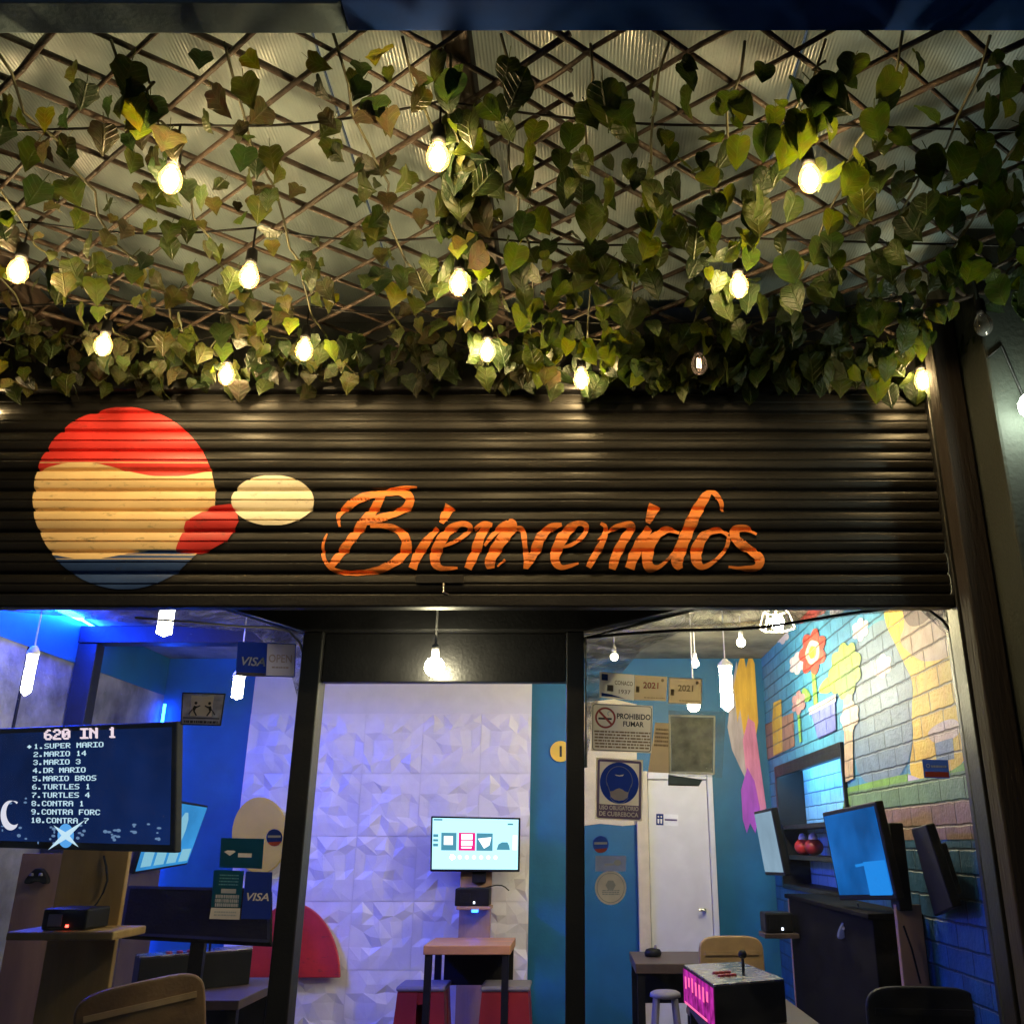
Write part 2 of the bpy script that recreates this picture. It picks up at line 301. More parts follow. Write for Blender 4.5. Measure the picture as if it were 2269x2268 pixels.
def build(name, mb, mat, parent=None, smooth=False, bevel=0, loc=None):
    me = bpy.data.meshes.new(name)
    o = bpy.data.objects.new(name, me); C.objects.link(o)
    if parent is not None:
        org = ORG[parent.name]; o.parent = parent; ORG[o.name] = org
    else:
        org = Vector(loc) if loc is not None else Vector((0, 0, 0)); o.location = org; ORG[o.name] = org
    me.from_pydata([tuple(Vector(v) - org) for v in mb.v], [], mb.f); me.materials.append(mt[mat]); me.update()
    if mb.uv:
        ul = me.uv_layers.new(name='UVMap')
        for lp in me.loops: ul.data[lp.index].uv = mb.uv[lp.vertex_index]
    if smooth:
        for p in me.polygons: p.use_smooth = True
    if bevel:
        b = o.modifiers.new('bevel', 'BEVEL'); b.width = bevel; b.segments = 2; b.limit_method = 'ANGLE'
    return o
def tag(o, label=None, cat=None, group=None, kind=None):
    if label: o['label'] = label
    if cat: o['category'] = cat
    if group: o['group'] = group
    if kind: o['kind'] = kind
    return o
def thing(name, loc, label, cat, group=None, kind=None):
    o = bpy.data.objects.new(name, None); C.objects.link(o); o.location = loc; o.empty_display_size = .1
    ORG[o.name] = Vector(loc); return tag(o, label, cat, group, kind)
def dup(root, loc, label, rotz=0):
    r = root.copy(); C.objects.link(r); r.location = loc; r.rotation_euler[2] = rotz; r['label'] = label; ORG[r.name] = Vector(loc)
    for ch in list(root.children):
        c = ch.copy(); C.objects.link(c); c.parent = r
        for g in list(ch.children):
            d = g.copy(); C.objects.link(d); d.parent = c
    return r

def text_geo(txt, offset=0.0, shear=0.0, spacing=1.0):
    cu = bpy.data.curves.new('t', 'FONT'); cu.body = txt; cu.size = 1; cu.offset = offset; cu.shear = shear; cu.space_character = spacing; cu.resolution_u = 3
    ob = bpy.data.objects.new('t', cu); C.objects.link(ob)
    dg = bpy.context.evaluated_depsgraph_get(); me = bpy.data.meshes.new_from_object(ob.evaluated_get(dg))
    v = [(p.co.x, p.co.y) for p in me.vertices]; f = [tuple(p.vertices) for p in me.polygons]
    bpy.data.objects.remove(ob); bpy.data.curves.remove(cu); bpy.data.meshes.remove(me)
    xs = [a for a, b in v]; ys = [b for a, b in v]
    x0, x1, y0, y1 = min(xs), max(xs), min(ys), max(ys)
    return [((a-x0)/(x1-x0), (b-y0)/(y1-y0)) for a, b in v], f

class Flat:
    """a flat quad in space (TL, TR, BR, BL); s runs right, t runs down, both 0..1"""
    def __init__(s, c):
        s.c = [Vector(p) for p in c]; s.n = (s.c[1]-s.c[0]).cross(s.c[3]-s.c[0]).normalized() * -1
        cc = sum(s.c, Vector()) / 4
        if s.n.dot(Vector((0, 0, EYE)) - cc) < 0: s.n *= -1
        s.w = (s.c[1]-s.c[0]).length; s.h = (s.c[3]-s.c[0]).length
    def p(s, a, b, lift=0):
        top = s.c[0].lerp(s.c[1], a); bot = s.c[3].lerp(s.c[2], a); return top.lerp(bot, b) + s.n * lift
    def slab(s, mb, th, a0=0, a1=1, b0=0, b1=1, lift=0):
        q = [s.p(a0, b0, lift), s.p(a1, b0, lift), s.p(a1, b1, lift), s.p(a0, b1, lift)]
        return mb.hexa(q, [x - s.n*th for x in q])
    def rect(s, mb, a0, b0, a1, b1, lift): return mb.poly([s.p(a0, b0, lift), s.p(a0, b1, lift), s.p(a1, b1, lift), s.p(a1, b0, lift)])
    def poly(s, mb, pts, lift): return mb.poly([s.p(a, b, lift) for a, b in pts])
    def disc(s, mb, a, b, r, lift, k=28, ry=None, a0=0, a1=2*math.pi):
        """r in units of the quad's width"""
        ry = ry or r
        return mb.poly([s.p(a + r*math.cos(a0+(a1-a0)*i/k), b + ry*s.w/s.h*math.sin(a0+(a1-a0)*i/k), lift) for i in range(k)])
    def ring(s, mb, a, b, r0, r1, lift, k=32, t0=0, t1=2*math.pi, ry=1.0):
        q = s.w/s.h
        for i in range(k):
            x, y = t0+(t1-t0)*i/k, t0+(t1-t0)*(i+1)/k
            mb.poly([s.p(a+r0*math.cos(x), b+r0*ry*q*math.sin(x), lift), s.p(a+r1*math.cos(x), b+r1*ry*q*math.sin(x), lift), s.p(a+r1*math.cos(y), b+r1*ry*q*math.sin(y), lift), s.p(a+r0*math.cos(y), b+r0*ry*q*math.sin(y), lift)])
        return mb
    def border(s, mb, e, wd, lift, r=.05):
        """a rounded outline e in from the edge, wd wide (units of width)"""
        q = s.w/s.h
        def path(ins):
            pts = []
            rr = max(.002, r - (ins - e))
            for cx, cy, t in ((1-ins-rr, ins*q+rr*q, -math.pi/2), (1-ins-rr, 1-ins*q-rr*q, 0), (ins+rr, 1-ins*q-rr*q, math.pi/2), (ins+rr, ins*q+rr*q, math.pi)):
                for k in range(5): pts.append((cx+rr*math.cos(t+math.pi/2*k/4), cy+rr*q*math.sin(t+math.pi/2*k/4)))
            return pts
        a, b = path(e), path(e+wd); n = len(a)
        for i in range(n):
            j = (i+1) % n; mb.poly([s.p(*a[i], lift), s.p(*b[i], lift), s.p(*b[j], lift), s.p(*a[j], lift)])
        return mb
    def text(s, mb, txt, a0, b0, a1, b1, lift, offset=0.0, shear=0, spacing=1.0):
        v, f = text_geo(txt, offset, shear, spacing); n = len(mb.v)
        mb.v += [tuple(s.p(a0+(a1-a0)*x, b1+(b0-b1)*y, lift)) for x, y in v]; mb.f += [tuple(n+i for i in q) for q in f]
        return mb
    def noise_lines(s, mb, a0, b0, a1, b1, rows, lift, seed=1, fill=.55):
        """unreadable small print: short dashes in rows"""
        r = random.Random(seed); h = (b1-b0)/rows
        for i in range(rows):
            x = a0 + r.random()*.02
            while x < a1 - .01:
                l = min(a1-x, .02+r.random()*.07); s.rect(mb, x, b0+h*(i+.2), x+l, b0+h*(i+.2+fill*.9), lift); x += l+.008+r.random()*.012
        return mb
def quadY(pts, Y): return [atY(u, v, Y) for u, v in pts]

# ================================================================== SETTING
g = MB().box(-60, 60, -60, -1.5, -.12, 0.0); tag(build('road', g, 'asphalt'), kind='structure')
g = MB().box(-60, 60, -1.49, 60, -.05, .10 - .10); g.v = [(x, y, z + .004 if z > -.01 else z) for x, y, z in g.v]
tag(build('pavement', g, 'pave'), kind='structure')
YF, YS = 3.30, 2.95                      # window plane, shutter plane
XR, XL, YB, ZC = 1.42, -3.10, 7.0, 2.88  # room
tag(build('floor', MB().box(XL, XR, YF-.05, YB, .004, .10), 'tile'), kind='structure')
tag(build('ceiling', MB().box(XL, XR, YF+.02, YB, ZC, ZC+.1), 'ceiling'), kind='structure')

# back wall: blue, with a white faceted relief panel
bw = thing('back_wall', (-.8, YB, 0), 'blue back wall of the room with a faceted white relief in its middle', 'wall')
build('wall', MB().box(XL-.15, XR+.15, YB, YB+.15, 0, ZC+.1), 'blue', bw)
px0, px1 = atY(540, 1750, YB).x, atY(1176, 1700, YB).x
ztop = atY(900, 1582, YB).z
build('white_band', MB().box(px0, px1, YB-.03, YB-.002, ztop, ZC-.002), 'white', bw)
rel = MB(); rr = random.Random(4)
T, cells = .43, 6; st = T/cells
modv = {}
for i in range(cells+1):
    for j in range(cells+1):
        ed = i in (0, cells) or j in (0, cells)
        modv[(i, j)] = (0 if ed else rr.uniform(-.32, .32), 0 if ed else rr.uniform(-.32, .32), .010 if ed else rr.choice((.0, .004, .014, .021, .025)))
modd = {(i, j): rr.random() < .5 for i in range(cells) for j in range(cells)}
nI, nJ = int((px1-px0)/T)+1, int((ztop-.1)/T)+1
for I in range(nI):
    for J in range(nJ):
        turn = (I*3+J*5) % 4
        def gp(i, j):
            a, b = [(i, j), (cells-i, j), (i, cells-j), (cells-i, cells-j)][turn]; jx, jz, d = modv[(a, b)]
            jx = -jx if turn in (1, 3) else jx; jz = -jz if turn in (2, 3) else jz
            x = px0 + I*T + .0015 + (T-.003)*(i+jx)/cells; z = ztop - J*T - .0015 - (T-.003)*(j+jz)/cells
            return (min(px1, x), YB-.03-d, max(.1, z))
        for i in range(cells):
            for j in range(cells):
                a, b, c, d = gp(i, j), gp(i+1, j), gp(i+1, j+1), gp(i, j+1)
                if a[0] >= px1-1e-6 or a[2] <= .1+1e-6: continue
                if modd[(i, j)] ^ (turn in (1, 2)): rel.poly([a, d, c]); rel.poly([a, c, b])
                else: rel.poly([a, d, b]); rel.poly([b, d, c])
build('backing', MB().box(px0, px1, YB-.031, YB-.003, .1, ztop-.001), 'white', bw)
build('relief_panel', rel, 'relief', bw)
# plain rounded shapes on the relief
def blob(u, v, ru, rv, Y, k=40, t0=0, t1=2*math.pi): return [atY(u+ru*math.cos(t0+(t1-t0)*i/(k-1)), v+rv*math.sin(t0+(t1-t0)*i/(k-1)), Y) for i in range(k)]
o = build('wall_cutout', MB().prism(blob(648, 2165, 105, 165, YB-.12, t0=math.pi, t1=2*math.pi), (0, .03, 0)), 'p_red', bevel=.006)
tag(o, 'plain red dome shaped board fixed low on the white relief wall', 'wall decoration')
o = build('wall_cutout', MB().prism(blob(575, 1850, 62, 85, YB-.12), (0, .03, 0)), 'p_yellow', bevel=.006)
tag(o, 'plain pale yellow oval board on the relief wall, above the red dome', 'wall decoration')
# yellow disc beside the door opening
o = thing('wall_disc', atY(1242, 1664, YB-.02), 'round yellow disc with a dark slot on the blue wall beside the door post', 'wall decoration')
build('disc', MB().prism(blob(1242, 1664, 23, 23, YB-.02), (0, .015, 0)), 'p_yellow', o)
build('slot', MB().prism([atY(x, y, YB-.023) for x, y in ((1240, 1652), (1245, 1652), (1245, 1676), (1240, 1676))], (0, .002, 0)), 'ink', o)

zq = atY(1360, 1827, YB).z
build('cream_area', MB().prism([atY(u, v, YB-.006) for u, v in ((1290, 1829), (1330, 1824), (1380, 1829), (1411, 1826), (1411, 1560), (1360, 1548), (1290, 1556))], (0, .004, 0)), 'cream', bw)
# paint splash in the back right corner
sp = thing('wall_painting', (1.2, YB-.01, 1.6), 'splash of orange, pink and purple paint on the back wall beside the brick mural', 'painting')
def splash(name, pts, mat, lift): build(name, MB().prism([atY(u, v, YB-lift) for u, v in pts], (0, .003, 0)), mat, sp)
mt['sp_or'] = M('orange_splash', (.85, .45, .04), .5, var=.3, scale=5, stretch=(3, 3, .5))
mt['sp_pk'] = M('pink_splash', (.80, .25, .42), .5, var=.35, scale=5, stretch=(3, 3, .5))
mt['sp_pu'] = M('purple_splash', (.45, .08, .60), .5, var=.3, scale=5, stretch=(3, 3, .5))
mt['sp_gr'] = M('grey_splash', (.50, .42, .40), .5, var=.35, scale=5, stretch=(3, 3, .5))
splash('grey_paint', [(1612, 1610), (1622, 1520), (1632, 1465), (1645, 1540), (1660, 1470), (1668, 1580), (1668, 1680), (1655, 1730), (1640, 1700), (1622, 1660)], 'sp_gr', .004)
splash('orange_paint', [(1626, 1520), (1636, 1470), (1646, 1440), (1653, 1480), (1662, 1445), (1672, 1470), (1680, 1600), (1670, 1660), (1658, 1580), (1650, 1640), (1640, 1570), (1634, 1600)], 'sp_or', .008)
splash('pink_paint', [(1646, 1640), (1658, 1590), (1672, 1600), (1684, 1690), (1698, 1790), (1668, 1810), (1660, 1735), (1652, 1700)], 'sp_pk', .012)
splash('purple_paint', [(1642, 1750), (1656, 1700), (1672, 1730), (1684, 1790), (1674, 1845), (1662, 1822), (1655, 1845), (1646, 1815)], 'sp_pu', .016)

# white inner door
dr = thing('inner_door', (.75, YB-.06, 0), 'narrow white door in the blue back wall with a small blue and white sign', 'door')
def upr(u0, u1, v, Y, y0, y1, z0, z1, mb=None):
    return (mb or MB()).box(atY(u0, v, Y).x, atY(u1, v, Y).x, y0, y1, z0, z1)
zd = atY(1500, 1728, YB).z
build('panel', upr(1438, 1571, 1900, YB, YB-.045, YB-.003, .1, zd), 'white', dr, bevel=.004)
build('frame', upr(1412, 1437, 1900, YB, YB-.07, YB-.003, .1, zd+.06), 'cream', dr, bevel=.004)
build('frame', upr(1572, 1584, 1900, YB, YB-.07, YB-.003, .1, zd+.06), 'white', dr, bevel=.004)
build('frame', upr(1438, 1571, 1900, YB, YB-.07, YB-.003, zd+.003, zd+.06), 'white', dr, bevel=.004)
build('handle', MB().tube([atY(1561, 2015, YB-.05), atY(1561, 2015, YB-.10)], .012).tube([atY(1561, 2015, YB-.10), atY(1549, 2015, YB-.10)], .009), 'steel', dr)
fs = Flat(quadY([(1454, 1802), (1503, 1804), (1503, 1829), (1454, 1827)], YB-.048))
sg = build('door_sign', fs.slab(MB(), .002), 'white_ink', dr)
mb = MB(); fs.rect(mb, .0, .0, .33, 1, .001); build('pictogram_field', mb, 'blue_ink', sg)
mb = MB(); 
for cx in (.10, .23):
    fs.disc(mb, cx, .25, .035, .002); fs.poly(mb, [(cx-.045, .45), (cx+.045, .45), (cx+.03, .85), (cx-.03, .85)], .002)
build('pictogram', mb, 'white_ink', sg)
mb = MB(); fs.rect(mb, .38, .42, .95, .58, .001); build('print_line', mb, 'mauve', sg)

# right wall: painted brick with a generic mural
rw = thing('brick_wall', (XR, 4.5, 0), 'painted brick side wall with a colourful mural of sky, clouds and hills', 'wall')
mt['br_sky'] = BRICK('mural_sky', (.07, .30, .46)); mt['br_grey'] = BRICK('mural_grey_blue', (.17, .26, .34))
RY0, RY1, RZ0, RZ1 = 5.0, 6.72, 1.27, 2.06            # recess in the wall
build('wall', MB().box(XR, XR+.3, YF-.1, YB, 0, RZ0).box(XR, XR+.3, YF-.1, YB, RZ1, ZC+.1).box(XR, XR+.3, YF-.1, RY0, RZ0, RZ1).box(XR, XR+.3, RY1, YB, RZ0, RZ1), 'br_sky', rw)
build('lower_wall', MB().box(XR-.012, XR-.001, YF+.03, YB-.02, .1, RZ0).box(XR-.012, XR-.001, YF+.03, RY0, RZ0, 1.56).box(XR-.012, XR-.001, RY1, YB-.02, RZ0, 1.56), 'blue2', rw)
mt['br_band'] = BRICK('mural_brown', (.26, .15, .11)); mt['br_green'] = BRICK('mural_green', (.20, .42, .07)); mt['br_dkgreen'] = BRICK('mural_deep_green', (.16, .28, .13))
mt['br_yel'] = BRICK('mural_yellow', (.80, .52, .05), mortar=(.55, .45, .2)); mt['br_tan'] = BRICK('mural_tan', (.55, .40, .24)); mt['br_cream'] = BRICK('mural_cream', (.70, .54, .40))
mt['br_white'] = BRICK('mural_white', (.68, .62, .62)); mt['br_red'] = BRICK('mural_red', (.62, .08, .05)); mt['br_lime'] = BRICK('mural_lime', (.42, .62, .08)); mt['br_navy'] = BRICK('mural_violet', (.14, .17, .52)); mt['br_brown'] = BRICK('mural_brown_block', (.36, .20, .12)); mt['br_dkbr'] = BRICK('mural_dark', (.17, .09, .07))
mt['br_pink'] = BRICK('mural_pink', (.50, .28, .27)); mt['br_lilac'] = BRICK('mural_lilac', (.62, .50, .62))
LIFT = [.0025]
def patch(name, pts, mat):
    """a flat area of wall paint; corner points were read on the wall plane"""
    LIFT[0] += .00022
    z = [atX(1669 + a/3.22, 1320 + b/3.22, XR - .001) for a, b in pts]
    build(name, MB().poly([(XR - LIFT[0], p.y, p.z) for p in z]), mat, rw)
def smooth_poly(pts, it=2):
    for _ in range(it):
        q = []
        for i in range(len(pts)):
            a, b = pts[i], pts[(i+1) % len(pts)]; q += [(a[0]*.75+b[0]*.25, a[1]*.75+b[1]*.25), (a[0]*.25+b[0]*.75, a[1]*.25+b[1]*.75)]
        pts = q
    return pts
patch('grey_area', smooth_poly([(700, 330), (960, 120), (1000, 330), (1130, 520), (1140, 700), (1130, 1290), (720, 1380), (720, 700)]), 'br_grey')
zb0, zb1 = 1.565, 1.70
build('mural_band', MB().box(XR-.006, XR-.002, YF+.05, RY0-.04, zb0, zb1), 'br_band', rw)
build('green_band', MB().box(XR-.0065, XR-.002, YF+.05, RY0-.04, zb1+.001, zb1+.10), 'br_dkgreen', rw)
patch('green_hill', [(640, 1520), (660, 1370), (900, 1310), (1110, 1265), (1240, 1310), (1560, 1160), (1560, 1290), (1100, 1390), (640, 1500)], 'br_green')
patch('yellow_area', smooth_poly([(930, 60), (1100, 60), (1480, 200), (1560, 900), (1540, 1200), (1230, 1310), (1105, 1290), (1150, 1000), (1130, 850), (1150, 620), (1080, 480), (1010, 330), (945, 200)], 2), 'br_yel')
patch('tan_area', smooth_poly([(1060, 50), (1400, 60), (1470, 420), (1230, 480), (1130, 420), (1040, 330), (1090, 200)], 2), 'br_tan')
patch('dark_area', smooth_poly([(1060, 40), (1330, 40), (1260, 170), (1150, 230), (1080, 180)]), 'br_dkbr')
patch('cream_area', smooth_poly([(1230, 960), (1440, 850), (1500, 960), (1420, 1030), (1290, 1060)]), 'br_cream')
patch('violet_area', [(1300, 1050), (1430, 1010), (1440, 1160), (1315, 1190)], 'br_grey')
patch('lilac_cone', [(1110, 1270), (1190, 1300), (1240, 1400), (1180, 1450), (1110, 1400)], 'br_lilac')
def lobed(cx, cy, r, n, amp, sx=.62, ph=0, k=60, shear=-.28):
    out = []
    for i in range(k):
        t = 2*math.pi*i/k; q = r*(1+amp*abs(math.sin(n*t/2+ph))); x = q*math.cos(t)*sx; out.append((cx+x, cy+q*math.sin(t)+shear*x))
    return out
def cloud(cx, cy, r): patch('cloud', [p for p in lobed(cx, cy, r, 6, .35, .75)], 'br_white')
patch('red_banner', [(335, 60), (520, 30), (520, 120), (340, 200)], 'br_red'); cloud(600, 80, 55)
cloud(770, 240, 62); cloud(930, 500, 66); cloud(215, 280, 48); cloud(320, 480, 60)
patch('brown_block', [(75, 920), (290, 830), (300, 1070), (80, 1180)], 'br_brown'); patch('yellow_block', [(140, 895), (150, 760), (205, 735), (215, 1100), (150, 1140)], 'br_yel')
patch('flower_stem', [(420, 540), (445, 525), (470, 800), (440, 815)], 'br_green')
patch('flower', lobed(430, 400, 118, 7, .42, .60), 'br_red'); patch('flower_ring', lobed(430, 400, 78, 5, .1, .6), 'br_cream'); patch('flower_heart', lobed(430, 400, 42, 5, .1, .6), 'br_yel')
patch('leaf', smooth_poly([(450, 690), (540, 560), (590, 600), (560, 700)]), 'br_lime'); patch('leaf', smooth_poly([(430, 720), (370, 640), (345, 700), (380, 770)]), 'br_green')
patch('flower', lobed(330, 760, 62, 6, .42, .6), 'br_pink'); patch('flower_heart', lobed(330, 760, 26, 5, .1, .6), 'br_cream'); patch('flower_stem', [(322, 850), (340, 845), (352, 1040), (336, 1046)], 'br_green')
patch('flower_pot', [(415, 815), (590, 720), (600, 960), (470, 1020)], 'br_navy'); patch('pot_rim', [(405, 800), (598, 700), (600, 750), (408, 850)], 'br_white')
patch('tree_trunk', [(655, 700), (715, 665), (725, 1300), (665, 1330)], 'br_tan'); patch('tree_crown', lobed(665, 530, 165, 9, .25, .58), 'br_lime'); patch('crown_patch', lobed(690, 590, 80, 6, .3, .55), 'br_green')
patch('tree_crown', lobed(700, 860, 90, 7, .25, .6), 'br_cream')

# left side wall: bare concrete below a blue band
lw = thing('concrete_wall', (XL, 5, 0), 'bare grey concrete side wall with a blue lit band along its top', 'wall')
build('wall', MB().box(XL-.15, XL, YF-.1, YB, 0, ZC+.1), 'concrete', lw)
build('colour_band', MB().box(XL+.001, XL+.006, YF, YB-.01, 2.60, ZC-.002), 'blue', lw)  # blue glow of the LED strip put into the band's colour
build('groove', MB().box(XL+.001, XL+.008, 5.16, 5.18, .1, 2.598), 'black_matt', lw)

# dark portal frame in the left room, ceiling beam
pf = thing('portal_frame', (-2.3, 5.7, .1), 'black timber portal of post and beam in the blue lit left room', 'portal')
build('post', MB().box(XL+.01, XL+.13, 5.66, 5.76, .1, 2.72), 'black', pf, bevel=.004)
build('beam', MB().box(XL+.01, -1.5, 5.65, 5.77, 2.723, 2.83), 'black', pf, bevel=.004)

# ================================================================== SHOPFRONT
sf = thing('shopfront', (-.5, YF, 0), 'black shopfront with an open doorway between two large glass windows', 'shopfront')
def fy(u, v): return atY(u, v, YF)
xLp0, xLp1 = fy(676, 1440).x, fy(720, 1440).x
xRp0, xRp1 = fy(1255, 1440).x, fy(1294, 1440).x
zh = fy(960, 1512).z; ztp = fy(900, 1404).z
zcut = 2.44
chL, chR = fy(414, 1322), fy(1618, 1331)
build('jamb', MB().box(xLp0, xLp1, YF-.04, YF+.05, 0, ztp), 'frame', sf, bevel=.005)
build('jamb', MB().box(xRp0, xRp1, YF-.04, YF+.05, 0, ztp), 'frame', sf, bevel=.005)
build('transom', MB().box(xLp1+.001, xRp0-.001, YF-.015, YF+.03, zh, ztp), 'black', sf, bevel=.004)
hx0, hx1 = chL.x - (zcut+.06-chL.z)*(xLp0-chL.x)/(chL.z-ztp), chR.x + (zcut+.06-chR.z)*(chR.x-xRp1)/(chR.z-ztp)
build('header', MB().prism([(xLp0, YF-.05, ztp+.001), (xRp1, YF-.05, ztp+.001), (hx1, YF-.05, zcut+.06), (hx0, YF-.05, zcut+.06)], (0, .10, 0)), 'black', sf, bevel=.006)
xe = fy(2100, 1340).x
def window(pts):
    fr = None
    gl = MB().prism([(x, YF, z) for x, z in pts], (0, .008, 0))
    return build('window_pane', gl, 'glass', sf)
window([(xLp0-.002, .45), (xLp0-.002, ztp), (hx0, zcut+.06), (-2.75, zcut+.06), (-2.75, .45)])
window([(xRp1+.002, .45), (xe, .45), (xe, zcut+.06), (hx1, zcut+.06), (xRp1+.002, ztp)])
build('stall_riser', MB().box(-2.75, xLp0-.002, YF-.03, YF+.04, 0, .448), 'black', sf)
build('stall_riser', MB().box(xRp1+.002, xe, YF-.03, YF+.04, 0, .448), 'black', sf)
build('pier', MB().box(-3.3, -2.751, YF-.25, YF+.06, 0, 3.6), 'wall_dark', sf)
build('end_jamb', MB().box(xe+.001, xe+.13, YF-.10, YF+.06, 0, 3.0), 'frame', sf, bevel=.006)
build('window_trim', MB().box(xe-.012, xe-.001, YF-.012, YF-.002, .45, 2.42), 'wall_grey', sf)
build('soffit', MB().box(-2.75, xe+.1, YS+.06, YF+.02, zcut+.062, zcut+.12), 'black', sf)
build('wall', MB().box(-2.75, xe+.1, YS+.10, YF+.02, zcut+.121, 3.6), 'wall_dark', sf)
# window cable and its mirror on the left
def cable(pts, Y, r, name, label):
    o = build(name, MB().tube([atY(u, v, Y) for u, v in pts], r, 6), 'black_matt' if 'black' in label else 'white', smooth=True); return tag(o, label, 'cable')
cable([(1300, 1412), (1380, 1404), (1500, 1396), (1620, 1394), (1700, 1388), (1800, 1372), (1900, 1356), (1960, 1349), (2020, 1345), (2060, 1352), (2090, 1375), (2110, 1405), (2125, 1450), (2150, 1600), (2175, 1800), (2215, 2100), (2240, 2268)], YF-.02, .0055, 'window_cable', 'thin black cable bowing round the top corner of the right window')
cable([(300, 1368), (420, 1378), (540, 1388), (600, 1390), (640, 1398), (665, 1425), (674, 1460), (668, 1560), (652, 1700), (634, 1900), (612, 2100), (596, 2268)], YF-.02, .0045, 'window_cable', 'thin white cable bowing round the top corner of the left window')

# ================================================================== ROLLER SHUTTER
zs0, zs1 = atY(900, 1318, YS).z, 3.06
PITCHZ = .0738
slat_r = [rnd.uniform(-.0018, .0018) for _ in range(40)]
def sh(z):
    return sh0(z) + slat_r[int(max(0, (z-zs0)/PITCHZ)) % 40]
def sh0(z):
    s = ((z - zs0) / PITCHZ) % 1.0
    if s < .05: return .012
    if s < .10: return .012 - (s-.05)/.05*.012
    if s > .93: return .012*(s-.93)/.07
    if .48 < s < .52: return .005
    k = (s-.1)/.83
    return -.0065*math.sin(math.pi*k)**.7
XS0, XS1 = -3.0, 1.24
st_ = thing('roller_shutter', (-.4, YS, 0), 'half raised black roller shutter painted with the word Bienvenidos in orange', 'shutter')
zz = [zs0]
while zz[-1] < zs1: zz.append(zz[-1] + PITCHZ/24)
mb = MB(); xs = [XS0 + (XS1-XS0)*i/60 for i in range(61)]
for z in zz:
    for x in xs: mb.v.append((x, YS + sh(z) + .0012*math.sin(x*3.1+z*40) + .0012*math.sin(x*9.7+z*23), z))
nxs = len(xs)
for j in range(len(zz)-1):
    for i in range(nxs-1): mb.f.append((j*nxs+i, j*nxs+i+1, (j+1)*nxs+i+1, (j+1)*nxs+i))
build('slat_curtain', mb, 'shutter', st_, smooth=True)
build('bottom_bar', MB().box(XS0, XS1, YS-.022, YS+.03, zs0-.045, zs0-.001), 'black', st_, bevel=.006)
build('guide_rail', MB().box(XS1+.001, XS1+.06, YS-.03, YS+.06, 0, zs1+.05), 'frame', st_, bevel=.004)
build('lock_plate', MB().prism([atY(u, v, YS-.018) for u, v in ((920, 1272), (1028, 1272), (1028, 1292), (920, 1292))], (0, .008, 0)), 'black', st_, bevel=.003)
build('handle', MB().tube([atY(983, 1292, YS-.02), atY(983, 1312, YS-.03), atY(995, 1318, YS-.02)], .004), 'steel', st_)
build('shutter_box', MB().box(XS0, XS1+.06, YS-.03, YS+.09, zs1+.002, 3.34), 'black', st_, bevel=.01)
def on_shutter(x, z, lift): return (x, YS + sh(z) + .0012*math.sin(x*3.1+z*40) + .0012*math.sin(x*9.7+z*23) - lift, z)
BT = lambda x, y: atY(650 + x/1.7564, 1000 + y/1.7564, YS - .004)
def catmull(pts, step):
    out = []
    P = [pts[0]] + list(pts) + [pts[-1]]
    for i in range(1, len(P)-2):
        p0, p1, p2, p3 = P[i-1], P[i], P[i+1], P[i+2]
        n = max(2, int(math.hypot(p2[0]-p1[0], p2[1]-p1[1])/step))
        for k in range(n):
            t = k/n
            out.append(tuple(.5*((2*b)+(-a+c)*t+(2*a-5*b+4*c-d)*t*t+(-a+3*b-3*c+d)*t**3) for a, b, c, d in zip(p0, p1, p2, p3)))
    out.append(tuple(P[-2])); return out
LET = [0.0022]
def stroke(mb, pts, tf, step=3.0):
    pts = catmull([(x, y, w_*1.12+1.5) for x, y, w_ in pts], step); ac = 7; base = len(mb.v); r0 = rnd.random()*10
    for i, (x, y, wd) in enumerate(pts):
        a, b = pts[max(0, i-1)], pts[min(len(pts)-1, i+1)]
        dx, dy = b[0]-a[0], b[1]-a[1]; l = math.hypot(dx, dy) or 1
        wd = wd*(1+.07*math.sin(i*.35+r0))
        # broad nib: thinner where the stroke runs along the nib's own slant
        for k in range(ac):
            q = (k/(ac-1)-.5)*wd; p = tf(x - dy/l*q, y + dx/l*q)
            mb.v.append(on_shutter(p.x, p.z, LET[0] + i*7e-6))
    for i in range(len(pts)-1):
        for k in range(ac-1): mb.f.append((base+i*ac+k, base+i*ac+k+1, base+(i+1)*ac+k+1, base+(i+1)*ac+k))
    LET[0] += .0007
